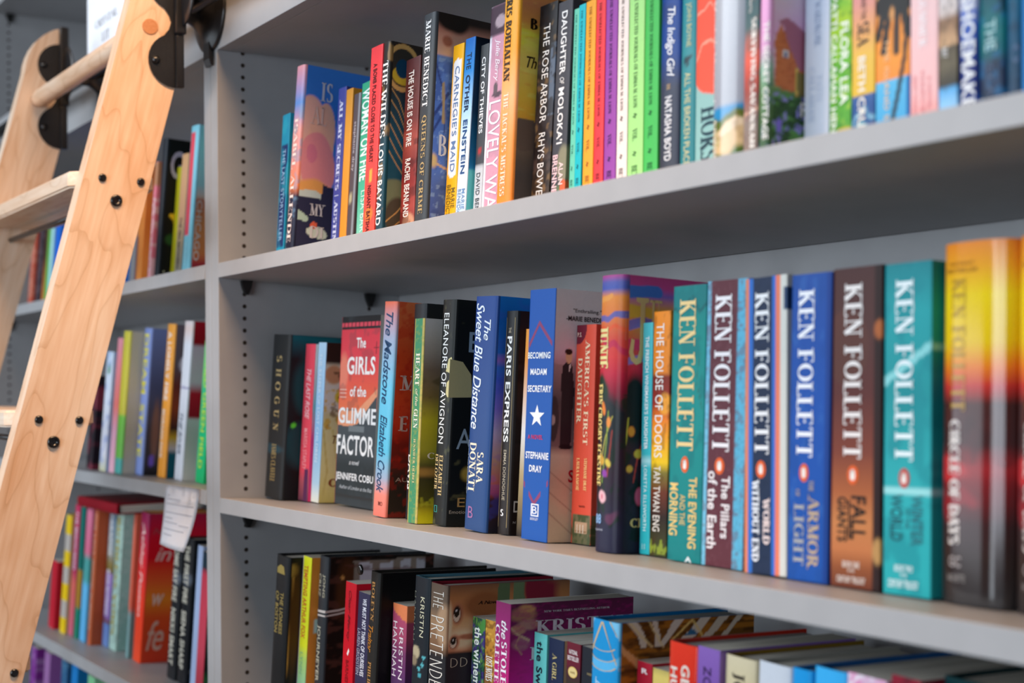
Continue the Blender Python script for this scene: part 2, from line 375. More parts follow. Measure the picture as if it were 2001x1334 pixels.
def build_book(kind, loc, rot, dims, label, group, S, F, T, k):
    w, d, h = dims; hc = kind == 'hc'
    rd = k.get('rd'); D = min(rd or (.0045 if hc else .0011), w * .4); n = 2.5 if rd else (3.4 if hc else 5.0)
    tb = min(.0027 if hc else .0006, w * .2); q = k.get('q', 6) / 1000; fv = min(k.get('fv', 14) / 1000, d - .01)
    gl = k.get('gl', .34 if hc else .40)
    root = empty('hardcover_book' if hc else 'paperback_book', loc)
    root.rotation_mode = 'QUATERNION'; root.rotation_quaternion = Matrix(rot).to_quaternion()
    tag(root, label, 'book', group)
    # outer skin of the cover: far back edge, spine, front edge
    us = np.unique(np.concatenate([np.linspace(0, 1, max(6, min(90, int(w / q) + 1))), [.004, .012, .03, .06, .94, .97, .988, .996]]))
    sx = us * w; sy = surf_y(sx, w, D, n)
    ry = np.unique(np.concatenate([[D + .0004], np.arange(D + q, D + fv, q), np.linspace(D + fv, d, 5)]))
    zs = np.linspace(0, h, max(4, min(260, int(h / q) + 1))); nz = len(zs)
    cx = np.concatenate([[0, 0], sx, np.full(len(ry), w)]); cy = np.concatenate([[d, D + .0004], sy, ry])
    nc = len(cx); nl, ns = 2, len(us)
    vfrac = zs / h
    C = np.zeros((nc, nz, 3))
    fs_ = k.get('fs', 1.0)
    va, vr = k.get('vs', ('b', 1.0))
    vart = 1 - (1 - vfrac) / vr if va == 't' else vfrac / vr
    mv = (lambda v: 1 - (1 - v) * vr) if va == 't' else (lambda v: v * vr)
    C[nl:nl + ns] = paint(S, np.repeat(us[:, None], nz, 1), np.repeat(vart[None], ns, 0), w, h * vr)
    C[:nl] = paint(S, np.full((nl, nz), .02), np.repeat(vart[None], nl, 0), w, h * vr)
    fu = ry / d
    if F is None: C[nl + ns:] = paint(S, np.full((len(ry), nz), .97), np.repeat(vart[None], len(ry), 0), w, h * vr)
    else: C[nl + ns:] = (soft if not k.get('face') else (lambda c: c))(paint(F, np.repeat(fu[:, None] / fs_, nz, 1), np.repeat(vart[None], len(ry), 0), d * fs_, h * vr))
    V = np.zeros((nc, nz, 3)); V[..., 0] = cx[:, None]; V[..., 1] = cy[:, None]; V[..., 2] = zs[None]
    idx = np.arange(nc * nz).reshape(nc, nz)
    faces = np.stack([idx[:-1, :-1], idx[1:, :-1], idx[1:, 1:], idx[:-1, 1:]], -1).reshape(-1, 4).tolist()
    nsm = len(faces)
    VV = [V.reshape(-1, 3)]; CC = [C.reshape(-1, 3)]; off = nc * nz
    # board thickness
    ix = tb + (w - 2 * tb) * cx / w; iy = np.where((cx > 0) & (cx < w), cy + tb, np.maximum(cy, D + tb))
    iy[0] = iy[-1] = d
    rc = hx(k['rim']) if k.get('rim') else (C[nl + ns // 2, -2] if hc else hx('d9d4ca'))
    for a in (np.stack([cx, cy, np.full(nc, h)], 1), np.stack([ix, iy, np.full(nc, h)], 1), np.stack([cx, cy, np.zeros(nc)], 1), np.stack([ix, iy, np.zeros(nc)], 1)):
        VV.append(a); CC.append(np.repeat(rc[None], nc, 0))
    o0, o1, o2, o3 = off, off + nc, off + 2 * nc, off + 3 * nc; off += 4 * nc
    for i in range(nc - 1):
        faces += [(o0 + i, o0 + i + 1, o1 + i + 1, o1 + i), (o2 + i + 1, o2 + i, o3 + i, o3 + i + 1), (o1 + i, o1 + i + 1, o3 + i + 1, o3 + i)]
    faces += [(o0, o1, o3, o2), (o1 + nc - 1, o0 + nc - 1, o2 + nc - 1, o3 + nc - 1)]
    # lettering and small marks printed on the cover
    def add_print(P2, fs, side, col, lay):
        nonlocal off
        e = .00012 + .00009 * lay
        if side == 's':
            if D > .002: P2, fs = slice_x(P2, fs, [w * j / 14 for j in range(1, 14)])
            if len(P2) == 0: return
            x = np.clip(P2[:, 0], .0002, w - .0002); z = P2[:, 1]
            y = surf_y(x, w, D, n) - e
        else:
            y = P2[:, 0]; z = P2[:, 1]; x = np.full(len(P2), w + e)
        VV.append(np.stack([x, y, z], 1)); CC.append(np.repeat(hx(col)[None], len(P2), 0))
        faces.extend([tuple(i + off for i in f) for f in fs]); off += len(P2)
    stack = list(T)
    while stack:
        t = stack.pop(0)
        if t[0] == 'X': stack = t[1] + stack; continue
        if t[0] == 'P':
            _, side, pts, col, lay = t; sc = (w, h) if side == 's' else (d * fs_, h)
            add_print(np.array([(p[0] * sc[0], min(max(mv(p[1]), .001), .9995) * sc[1]) for p in pts]), poly_tris(pts), side, col, lay); continue
        if len(t) != 8 or not t[1]: continue
        o, s, u0, u1, v0, v1, f, col = t; v0, v1 = mv(v0), mv(v1)
        P2, fs = _tc[s, f]
        if len(P2) == 0: continue
        lo, hi = P2.min(0), P2.max(0); nn = (P2 - lo) / np.maximum(hi - lo, 1e-6)
        if o == 'd': Q = np.stack([(u0 + (u1 - u0) * nn[:, 1]) * w, (v0 + (v1 - v0) * nn[:, 0]) * h], 1); side = 's'
        elif o == 'h': Q = np.stack([(u0 + (u1 - u0) * nn[:, 0]) * w, (v0 + (v1 - v0) * nn[:, 1]) * h], 1); side = 's'
        elif o == 'D': Q = np.stack([(u0 + (u1 - u0) * nn[:, 1]) * d * fs_, (v0 + (v1 - v0) * nn[:, 0]) * h], 1); side = 'f'
        else: Q = np.stack([(u0 + (u1 - u0) * nn[:, 0]) * d * fs_, (v0 + (v1 - v0) * nn[:, 1]) * h], 1); side = 'f'
        add_print(Q, fs, side, col, 3)
    VV = np.concatenate(VV); CC = np.concatenate(CC)
    if k.get('flip'): pass
    me = bpy.data.meshes.new('cover'); me.from_pydata(VV.tolist(), [], faces)
    ca = me.color_attributes.new('Col', 'FLOAT_COLOR', 'POINT')
    ca.data.foreach_set('color', np.concatenate([np.clip(CC, 0, 1), np.ones((len(CC), 1))], 1).astype(np.float32).ravel())
    sm = np.zeros(len(me.polygons), bool); sm[:nsm] = True; me.polygons.foreach_set('use_smooth', sm)
    me.materials.append(mat_cover(gl))
    link(bpy.data.objects.new('cover', me), root)
    # page block
    bm = bmesh.new(); zi = .0032 if hc else .0004; fi = .004 if hc else .0003
    bm_box(bm, tb + .0001, w - tb - .0001, D + tb + .0004, d - fi, zi, h - zi)
    from_bm('page_block', bm, mat_pages(k.get('pg', 'd6d0c2')), root)
    return root
book('pb',(0.16583,0.02503,0.32365),((0.99989,0.00000,-0.01484),(0.00103,0.99756,0.06975),(0.01480,-0.06976,0.99745)),(0.0244,0.1199,0.1874),'slim teal paperback with navy spine panel, first beside the upright on the upper shelf','novels in the upper right row',S=['1b86a8',('r',.1,.9,.05,.78,'1a2f62'),('n',3,2,9,.6,'2aa0b8',.5)],T=[('d','THE LAST STORYTELLER',.3,.7,.75,.1,'s','8fb4d8')],q=3)
book('hc',(0.19125,0.02509,0.32447),((0.99949,0.00000,0.03178),(-0.00222,0.99756,0.06972),(-0.03170,-0.06976,0.99706)),(0.0259,0.1619,0.2452),'hardcover with blue sky and salmon pink cloud on its front above dark waves','novels in the upper right row',S=[('g','1c1f33',0,'2a2c44',.3,'e8824a',.36,'d98a86',.5,'dd9a94',.66,'5a8cd0',.8,'e59aa2',1),('n',5,2,14,.62,'6f97b8',.5)],
F=['2a63b8',('w',4,5,.03),('e',.10,.50,.20,.34,'c98f86',.04),('e',.26,.64,.15,.18,'cf8f7e',.05),('e',.22,.48,.2,.16,'c4737a',.06),('e',.16,.52,.06,.05,'b06478',.1),('b',.30,.385,'e8874c',.02),('b',-.1,.31,'23263c',.02),('e',.12,.31,.2,.02,'9fb8b0',.03),('e',.05,.18,.09,.025,'8fae9c',.02),('e',.25,.12,.12,.03,'a4bca8',.02),('e',.2,.155,.04,.02,'d2543c',.02),('p',[(.27,.28),(.3,.38),(.5,.4),(.5,.2)],'23263c')],
T=[('d','ISABEL ALLENDE',.3,.75,.72,.06,'r','f0dcd4'),('H','IS',.2,.33,.82,.92,'r','c9d4e6'),('H','AL',.1,.28,.69,.79,'r','e0c4bc'),('H','MY',.16,.33,.21,.275,'r','d9dde4'),('H','DI',.18,.33,.09,.155,'r','e2e2e2'),('H','NOVELA',.09,.3,.01,.028,'r','99a0b0')],q=1.6,fv=75,fs=.8)
book('pb',(0.25631,0.06003,0.32126),((1.00000,0.00000,0.00267),(-0.00019,0.99756,0.06976),(-0.00266,-0.06976,0.99756)),(0.0227,0.1357,0.2120),'indigo paperback with pale capitals down its spine, beside the mustard spine','novels in the upper right row',S=['3c4390'],T=[('d','ALL MY SECRETS | AUSTIN',.25,.75,.93,.06,'R','c6cbe4')])
book('pb',(0.28130,0.06003,0.32120),((0.99999,0.00000,-0.00542),(0.00038,0.99756,0.06976),(0.00541,-0.06976,0.99755)),(0.0190,0.1321,0.2064),'narrow mustard paperback squeezed beside the indigo spine','novels in the upper right row',S=[('g','e0902c',0,'e39a34',.7,'d2902c',1)])
book('pb',(0.30092,0.06005,0.32150),((0.99989,0.00000,0.01465),(-0.00102,0.99756,0.06975),(-0.01461,-0.06976,0.99746)),(0.0200,0.1256,0.1963),'brown grey paperback with blurred serif title and a silver edge','novels in the upper right row',S=['564b50',('r',.68,.9,0,1,'9aa2aa'),('r',.2,.6,.3,.36,'b3aa86')],T=[('d','stephanie dray',.2,.6,.82,.5,'r','c4bcc0')])
book('pb',(0.32930,0.06003,0.32120),((0.99969,0.00000,-0.02495),(0.00174,0.99756,0.06973),(0.02489,-0.06976,0.99725)),(0.0340,0.1320,0.2062),'mint green paperback with fat white capitals, left of the tall coral spine','novels in the upper right row',S=[('g','8fd4bc',0,'4db795',.3,'2ea37c',1)],T=[('d','WOMAN ON FIRE',.1,.75,.96,.4,'b','eefaf4'),('d','LISA BARR',.3,.7,.34,.05,'s','d2f2e6')])
book('pb',(0.41674,0.02503,0.32365),((0.99999,0.00000,-0.00540),(0.00038,0.99756,0.06976),(0.00539,-0.06976,0.99755)),(0.0295,0.1443,0.2254),'tall coral red paperback with small black capitals and a little flame','novels in the upper right row',S=[('g','ee5040',0,'ea4448',.6,'e83c44',1),('e',.5,.32,.16,.035,'f6a848',.05),('e',.5,.12,.3,.04,'ef7a34',.05)],T=[('d','A BOMB PLACED CLOSE TO THE HEART',.3,.62,.91,.39,'b','5a1418'),('d','NISHANT BATSHA',.3,.62,.27,.03,'b','4a1014')],q=3)
book('hc',(0.44788,0.02503,0.32365),((0.99995,0.00000,-0.00976),(0.00068,0.99756,0.06975),(0.00974,-0.06976,0.99752)),(0.0178,0.1485,0.2249),'dark hardcover with a gold and teal peacock feather sweeping over its front','novels in the upper right row',S=[('g','1d3f4c',0,'1a4656',.4,'232323',.75,'2a2a2a',1),('n',9,2,10,.62,'b08a50',.5)],
F=[('g','1f4450',0,'124258',.5,'20282c',.78,'2b2420',1),('e',.12,.87,.15,.125,'c08c54',.02),('e',.12,.87,.12,.1,'2e2c28',.05),('e',.13,.83,.10,.05,'c79a2e',.1),('e',.12,.865,.06,.05,'0d3550',.1),('l',[(0,.78),(.1,.7),(.2,.55)],.0011,'b38a52'),('l',[(0,.72),(.1,.64),(.22,.48)],.0011,'b38a52'),('l',[(0,.66),(.1,.57),(.24,.42)],.0011,'b9905a'),('l',[(0,.6),(.1,.5),(.24,.36)],.0011,'b38a52'),('l',[(0,.53),(.1,.43),(.24,.31)],.0011,'b38a52'),('l',[(0,.46),(.1,.37),(.2,.29)],.0011,'b38a52'),('e',.1,.2,.16,.09,'5f6a52',.15),('e',.14,.1,.12,.1,'3f3a30',.2),('l',[(0,.05),(.12,.12),(.22,.2)],.0012,'b38a52'),('l',[(.02,0),(.14,.07),(.26,.13)],.0012,'a87c46'),('l',[(.17,.44),(.21,.29)],.0034,'d8cfb8')],
T=[('d','THE WILDES',.1,.85,.9,.5,'r','e9ecec'),('d','LOUIS BAYARD',.1,.8,.47,.05,'b','e4e6e4'),('H','I',.16,.185,.03,.11,'r','cfc4a8')],q=1.3,fv=45)
book('pb',(0.46767,0.04654,0.32215),((0.99986,0.00000,-0.01676),(0.00117,0.99756,0.06975),(0.01672,-0.06976,0.99742)),(0.0340,0.1310,0.2047),'rusty dark red paperback with white capitals, tucked left of a tall charcoal spine','novels in the upper right row',S=[('g','5a1c14',0,'a8443a',.16,'8c2c28',.3,'7c3430',.48,'6a3632',.8,'5c3030',1),('b',.46,.6,'a34a3e',.1),('e',.6,.07,.4,.05,'c79070',.3),('n',8,3,18,.62,'4a1a18',.6)],T=[('d','THE HOUSE IS ON FIRE',.25,.62,.93,.5,'b','ece0d8'),('d','RACHEL BEANLAND',.25,.62,.43,.1,'b','ece0d8')],q=2.2)
book('hc',(0.53966,0.02503,0.32365),((1.00000,0.00000,-0.00249),(0.00017,0.99756,0.06976),(0.00249,-0.06976,0.99756)),(0.0282,0.1556,0.2357),'tall charcoal hardcover with white and gold spine capitals and blue denim jacket front','novels in the upper right row',S=['3c4146'],rim='2c2e30',F=[('g','3a4a86',0,'4464a8',.3,'3c5c9c',.5,'5274b4',.795,'c59a88',.805,'b5806e',.9,'2a2220',.97),('w',7,6,.02),('e',.2,.98,.2,.07,'1e1a18',.3),('e',.16,.86,.06,.025,'8c5a48',.5),('n',21,9,22,.58,'2b437e',.5,0,.79),('n',33,22,44,.66,'7c9cd0',.5,0,.79),('l',[(.02,.5),(.1,.56),(.2,.62)],.003,'24386e'),('l',[(.02,.42),(.12,.52)],.0026,'24386e'),('l',[(.05,.75),(.14,.64),(.17,.45)],.002,'2a3c70'),('l',[(0,.3),(.3,.26)],.002,'c0966a'),('e',.05,.3,.05,.03,'b89a6a',.6),('l',[(.145,.66),(.15,.5)],.0035,'8a7a58')],
T=[('d','MARIE BENEDICT',.3,.72,.97,.56,'r','e8eaec'),('d','QUEENS OF CRIME',.3,.72,.52,.06,'r','b39a6a'),('H','B',.11,.2,.33,.43,'r','dfe6ee')],q=1.5,fv=40,fs=.7,pg='d8d0c0')
book('pb',(0.56849,0.04746,0.32237),((0.99992,0.00000,0.01247),(-0.00087,0.99756,0.06975),(-0.01244,-0.06976,0.99749)),(0.0229,0.1276,0.1994),'yellow paperback whose title sits in a white rounded panel','novels in the upper right row',S=['f4b41c',('r',.18,.86,.29,.9,'f2f3f6'),('e',.52,.29,.34,.02,'f2f3f6'),('e',.52,.9,.34,.02,'f2f3f6')],T=[('d','CARNEGIE\'S MAID',.32,.74,.88,.3,'s','6a86b4'),('d','MARIE',.55,.9,.21,.1,'s','7a6628'),('d','BENEDICT',.15,.5,.23,.06,'s','7a6628')],q=2)
book('pb',(0.59204,0.04747,0.32257),((0.99972,0.00000,0.02378),(-0.00166,0.99756,0.06974),(-0.02372,-0.06976,0.99728)),(0.0203,0.1288,0.2013),'blue to white paperback, navy letters spaced down the spine, teal front','novels in the upper right row',S=[('g','a8c8f0',0,'dceaf8',.14,'e6f2fc',.4,'a6d2f4',.62,'2a86d2',.82,'1668bc',1)],F=[('g','4fb8c0',0,'58c0c8',.28,'1d6c9c',.3,'0c2c4a',.6,'0a1420',1)],T=[('d','THE',.28,.72,.92,.83,'s','1c2c4c'),('d','OTHER',.28,.72,.8,.6,'b','16284a'),('d','EINSTEIN',.28,.72,.56,.27,'b','2a4c80'),('d','MARIE',.55,.88,.19,.08,'s','6a8cb8'),('d','BENEDICT',.15,.48,.19,.03,'s','6a8cb8')],q=3,fv=20)
book('pb',(0.61654,0.05464,0.32166),((0.99999,0.00000,0.00502),(-0.00035,0.99756,0.06976),(-0.00501,-0.06976,0.99755)),(0.0163,0.1227,0.1917),'grey black paperback with quirky white capitals over a pale lower panel','novels in the upper right row',S=[('g','c9ccd2',0,'c4c8ce',.315,'44474c',.325,'4a4d50',1),('e',.5,.4,.18,.022,'b03a3c',.1)],T=[('d','CITY OF THIEVES',.28,.74,.93,.5,'b','eceef0'),('d','DAVID BENIOFF',.28,.74,.28,-.02,'s','33363a')],q=3)
book('pb',(0.63346,0.05465,0.32179),((0.99998,0.00000,0.00626),(-0.00044,0.99756,0.06976),(-0.00624,-0.06976,0.99754)),(0.0340,0.1465,0.2290),'dusty pink paperback with big white sans capitals and white edge stripe','novels in the upper right row',S=['d49ab0',('r',0,.14,0,1,'ece8f0'),('b',.86,1,'4a3442',.01),('n',6,3,20,.62,'8a6a7a',.2),('b',.86,1,'4c3644',.01),('e',.6,.92,.3,.03,'b8a0a8',.2),('e',.6,.58,.3,.012,'5c4a54',.2),('e',.5,.61,.12,.03,'6a5a60',.2)],T=[('d','Julie Berry',.35,.68,.84,.64,'i','f4e6ee'),('d','LOVELY WAR',.2,.86,.55,.0,'s','fbf3f8')],q=2)
book('hc',(0.70856,0.02503,0.32365),((1.00000,0.00000,-0.00233),(0.00016,0.99756,0.06976),(0.00232,-0.06976,0.99756)),(0.0278,0.1512,0.2291),'tall amber hardcover with a sunset sky photograph and a dark hill on its front','novels in the upper right row',S=[('g','f08a30',0,'f4984a',.3,'f8b078',.5,'f0a030',.7,'eeb03c',1)],
F=[('g','4c4440',0,'55493f',.2,'6b5a4c',.36,'e8862c',.37,'ec9a34',.5,'d8a850',.66,'dcb838',.74,'c07a3c',.82,'a86a44',.9,'c07838',1),('w',3,6,.02),('e',.1,.33,.16,.07,'54463e',.02),('b',-.1,.22,'413c3a',.1),('e',.06,.74,.14,.03,'e6c83c',.3),('n',12,4,30,.6,'a8602c',.45,.42,1),('n',15,5,40,.62,'f0c860',.35,.42,1)],
T=[('d','CHRIS BOHJALIAN',.2,.62,.99,.56,'R','3a2a1e'),('d','THE JACKAL\'S MISTRESS',.3,.62,.51,.06,'r','f7e2cc'),('H','B',.1,.155,.79,.84,'R','221812'),('H','OHJ',.17,.32,.79,.84,'R','221812'),('H','Th',.08,.16,.62,.67,'i','33241a'),('H','New York',.1,.3,.955,.97,'s','3a2418')],q=1.6,fv=45,h=.245)
book('pb',(0.73694,0.04885,0.32223),((0.99997,0.00000,0.00783),(-0.00055,0.99756,0.06975),(-0.00781,-0.06976,0.99753)),(0.0313,0.1308,0.2044),'dark woodland paperback with wide spaced white capitals down the spine','novels in the upper right row',S=[('g','6a4c30',0,'7a5c3c',.1,'4a3a34',.2,'33292a',.34,'3a3434',.6,'2c2a2c',.85,'15161a',1),('n',41,5,20,.6,'15110f',.7),('r',.75,1,.45,.8,'5a6678'),('n',44,5,26,.66,'8a6a40',.5),('n',45,5,22,.58,'241c1a',.8)],T=[('d','THE ROSE ARBOR',.3,.66,.9,.42,'s','eae6e2'),('d','RHYS BOWEN',.3,.66,.37,.03,'s','eae6e2')],q=1.8)
book('pb',(0.77101,0.04883,0.32203),((1.00000,0.00000,0.00187),(-0.00013,0.99756,0.06976),(-0.00187,-0.06976,0.99756)),(0.0242,0.1282,0.2003),'charcoal paperback with bold white capitals and painted flowers at the foot','novels in the upper right row',S=['45444a',('e',.8,.2,.4,.09,'8a866c',.3),('e',.5,.05,.4,.05,'5e7050',.4),('e',.85,.09,.2,.035,'d8643c',.2),('e',.25,.05,.2,.03,'e88a9c',.3),('e',.55,.03,.25,.03,'dcd2b8',.3),('e',.8,.03,.2,.03,'c84634',.3)],T=[('d','DAUGHTER',.3,.7,.95,.64,'b','f2efec'),('d','OF',.35,.65,.625,.59,'i','e8e4e0'),('d','MOLOKA\'I',.3,.7,.575,.3,'b','f2efec'),('d','ALAN',.55,.85,.21,.1,'b','f3d6d4'),('d','BRENNERT',.1,.45,.25,.0,'b','f0c8cc')],q=1.8)
book('pb',(0.79997,0.05061,0.32186),((0.99980,0.00000,-0.02020),(0.00141,0.99756,0.06974),(0.02015,-0.06976,0.99736)),(0.0086,0.1208,0.1888),'mint green paperback, first of the matching slim volumes','novels in the upper right row',S=['6cc9ac'],T=EML('1','3a7c6c'),q=5)
book('pb',(0.80976,0.04961,0.32193),((0.99975,0.00000,-0.02228),(0.00155,0.99756,0.06974),(0.02222,-0.06976,0.99732)),(0.0108,0.1219,0.1904),'turquoise paperback, matching slim volume between mint and orange ones','novels in the upper right row',S=['18b9c4'],T=EML('2','0e6a78'),q=5)
book('pb',(0.82348,0.04961,0.32193),((0.99941,0.00000,-0.03425),(0.00239,0.99756,0.06972),(0.03417,-0.06976,0.99698)),(0.0159,0.1221,0.1908),'orange yellow paperback, matching slim volume between turquoise and red ones','novels in the upper right row',S=['f4a52a'],T=EML('3','a86018'),q=5)
book('pb',(0.84060,0.04961,0.32193),((0.99929,0.00000,-0.03767),(0.00263,0.99756,0.06971),(0.03758,-0.06976,0.99686)),(0.0148,0.1221,0.1908),'bright red paperback, matching slim volume between orange and purple ones','novels in the upper right row',S=['ee3c44'],T=EML('4','8a1620'),q=5)
book('pb',(0.85697,0.04961,0.32193),((0.99908,0.00000,-0.04282),(0.00299,0.99756,0.06969),(0.04271,-0.06976,0.99665)),(0.0178,0.1217,0.1901),'purple paperback, matching slim volume between red and cream ones','novels in the upper right row',S=['9a46a4'],T=EML('5','4c1c58'),q=5)
book('pb',(0.87607,0.04961,0.32193),((0.99905,0.00000,-0.04369),(0.00305,0.99756,0.06969),(0.04358,-0.06976,0.99661)),(0.0156,0.1209,0.1889),'cream paperback, matching slim volume between purple and lime ones','novels in the upper right row',S=['f4e2da'],T=EML('6','7a6258'),q=5)
book('pb',(0.89282,0.04961,0.32193),((0.99909,0.00000,-0.04259),(0.00297,0.99756,0.06969),(0.04248,-0.06976,0.99666)),(0.0220,0.1197,0.1871),'lime green paperback, matching slim volume between cream and green ones','novels in the upper right row',S=['a8e288'],T=EML('7','52803c'),q=5)
book('pb',(0.91580,0.04961,0.32193),((0.99916,0.00000,-0.04099),(0.00286,0.99756,0.06970),(0.04089,-0.06976,0.99673)),(0.0197,0.1179,0.1842),'mid green paperback, last of the matching slim volumes, beside lime','novels in the upper right row',S=['48bc58'],T=EML('8','1c6a2c'),q=5)
book('hc',(0.93611,0.04961,0.32193),((0.99943,0.00000,-0.03389),(0.00236,0.99756,0.06972),(0.03381,-0.06976,0.99699)),(0.0271,0.1485,0.2250),'slate navy hardcover with white script above plain serif capitals','novels in the upper right row',S=[('g','3c3e48',0,'3c4254',.5,'26468c',.68,'1c4490',1),('n',17,3,8,.62,'343a50',.4)],T=[('d','The Indigo Girl',.3,.78,.93,.56,'i','f0f2f6'),('d','NATASHA BOYD',.34,.68,.46,.12,'b','e6e6ea'),('d','***',.38,.62,.525,.495,'s','c8a878')],q=4,vs=('b',0.743))
book('hc',(0.96446,0.04961,0.32193),((0.99941,0.00000,-0.03425),(0.00239,0.99756,0.06972),(0.03417,-0.06976,0.99698)),(0.0205,0.1419,0.2150),'teal hardcover with gold capitals and a small bird on the spine','novels in the upper right row',S=[('g','2c8088',0,'3a8c94',.6,'2f8a94',1),('e',.45,.645,.16,.028,'2c3c44',.2),('e',.55,.665,.22,.008,'2c3c44',.3)],T=[('d','JOHN BOYNE',.35,.72,.96,.72,'s','d4cc94'),('d','ALL THE BROKEN PLACES',.35,.72,.58,.06,'s','d8d09a')],q=3,vs=('b',0.746))
book('pb',(0.98599,0.04961,0.32193),((0.99933,0.00000,-0.03649),(0.00255,0.99756,0.06971),(0.03640,-0.06976,0.99690)),(0.0340,0.1344,0.2100),'pale teal paperback with a red orange splash and tall dark letters','novels in the upper right row',S=['8fbcb8',('w',5,4,.05),('e',.6,.8,.9,.32,'f0563c',.02),('e',.95,.55,.25,.14,'f0563c',.05),('l',[(0,.9),(1,.93)],.002,'f8a48c'),('l',[(0,.68),(1,.71)],.002,'f8a48c')],T=[('d','HORSE',.2,.85,.38,.02,'r','1f3c48')],q=1.6,vs=('b',0.739))
book('hc',(1.02758,0.02503,0.32365),((0.99951,0.00000,-0.03115),(0.00217,0.99756,0.06972),(0.03108,-0.06976,0.99708)),(0.0450,0.1584,0.2400),'fat glossy silver grey hardcover with white script and a seaside cliff at the foot','novels in the upper right row',S=[('g','9ea4b2',0,'a2a8b4',.4,'acb2be',.7,'b6bcc6',1),('b',-.1,.33,'2c8cc4',.03),('w',8,5,.03),('b',-.1,.28,'5c6c28',.02),('e',.6,.14,.42,.1,'dcbc8c',.1),('e',.2,.16,.2,.06,'d2c08c',.2),('e',.65,.2,.3,.03,'e6cfae',.3),('n',51,6,16,.66,'8a6a40',.4,0,.26),('b',-.1,.06,'4c6a28',.05),('n',52,10,26,.6,'2c4818',.5,0,.08)],
T=[('d','Martha\'s Vineyard',.03,.24,.98,.37,'i','f6f6f8'),('d','and',.06,.2,.36,.31,'i','f6f6f8'),('d','ELIN HILDER',.18,.3,.26,.04,'b','eee6d8')],q=1.7,rd=.018,gl=.16,vs=('b',0.585))
book('pb',(1.07325,0.02503,0.32365),((0.99964,0.00000,-0.02677),(0.00187,0.99756,0.06973),(0.02670,-0.06976,0.99721)),(0.0157,0.1440,0.2250),'grey and coral paperback with white serif capitals, right of the silver spine','novels in the upper right row',S=[('g','8a7468',0,'8c7c74',.22,'9c4a40',.4,'b84a3c',.48,'e0604c',.6,'c06a5c',.7,'50686a',.8,'3c5c62',1),('l',[(0,.27),(1,.3)],.002,'d8a890'),('n',61,4,18,.64,'705c58',.5)],T=[('d','SURVIVING SAVANNAH',.5,.86,.86,.06,'R','f2eee8'),('d','PATTI',.3,.5,.98,.9,'s','e8e4e0')],q=1.8,vs=('b',0.574))
book('hc',(1.08952,0.02503,0.32365),((0.99968,0.00000,-0.02518),(0.00176,0.99756,0.06973),(0.02512,-0.06976,0.99725)),(0.0116,0.1485,0.2250),'hardcover showing a thatched brick cottage and blue garden flowers on its front','novels in the upper right row',S=[('g','3c5a3c',0,'4c6c44',.2,'6a9060',.4,'8ab4a0',.55,'d8a0cc',.68,'e4a8d8',1),('n',71,4,22,.62,'2c4a30',.5,0,.45),('n',72,4,18,.68,'5a6cb0',.4,0,.45)],
F=[('g','2c4a2c',0,'3c5c38',.3,'5c7c4c',.42,'dca0cc',.6,'d48cc4',.8,'e0a4d4',1),('w',9,8,.012),('p',[(.05,.44),(.045,.72),(.1,.84),(.2,.72),(.33,.6),(.33,.42)],'b0603a'),('n',73,30,60,.55,'8a4428',.5,.42,.8),('p',[(.08,.85),(.16,.88),(.5,.74),(.5,.56),(.26,.57),(.19,.68),(.13,.82)],'8c5468'),('r',.12,.17,.62,.68,'d8d0e4'),('r',.13,.16,.63,.67,'5c5478'),('r',.235,.255,.4,.58,'d89c4c'),('r',.255,.4,.4,.56,'6c6038'),('b',-.1,.41,'2c4628',.04),('n',74,12,24,.55,'4c7c3c',.8,0,.41),('n',75,16,30,.62,'1c3420',.8,0,.41),('n',76,18,34,.68,'8078cc',.9,0,.41),('e',.1,.2,.03,.05,'6a5cc8',.2)],
T=[('d','THE SECRET COTTAGE',.5,.95,.84,.1,'b','f6f4f0'),('H','P',.28,.34,.28,.37,'b','f4f4f4')],q=1.5,fv=70,fs=.8,vs=('b',0.556))
book('pb',(1.10359,0.06003,0.32120),((0.99958,0.00000,-0.02896),(0.00202,0.99756,0.06973),(0.02889,-0.06976,0.99715)),(0.0264,0.1376,0.2150),'pale grey blue paperback with faint capitals and one small dark diamond','novels in the upper right row',S=[('g','ccd2e0',0,'ced6e4',.7,'c6d2e6',1),('e',.42,.62,.07,.025,'33406a',.1)],T=[('d','WARDROBE',.4,.66,.96,.68,'r','9cabc6'),('d','PATTI',.5,.72,.5,.34,'r','c0c9dc'),('d','CALLAHAN',.2,.42,.56,.22,'r','b6c2da')],q=4,vs=('b',0.601))
book('pb',(1.13058,0.06003,0.32120),((0.99958,0.00000,-0.02911),(0.00203,0.99756,0.06973),(0.02904,-0.06976,0.99714)),(0.0221,0.1376,0.2150),'leafy green paperback with two columns of white capitals','novels in the upper right row',S=[('g','4c9434',0,'5cac34',.35,'6cbc30',.6,'a8cc28',.85,'5cb43c',1),('n',81,5,20,.58,'3c8428',.6),('n',82,7,26,.66,'c0d848',.5),('e',.7,.13,.4,.03,'d8b428',.4)],T=[('d','FLORA LEA',.5,.88,.82,.3,'b','f2f8ec'),('d','PATTI CALLAHAN HENRY',.08,.36,1,.03,'b','eef6e8')],q=2,vs=('b',0.571))
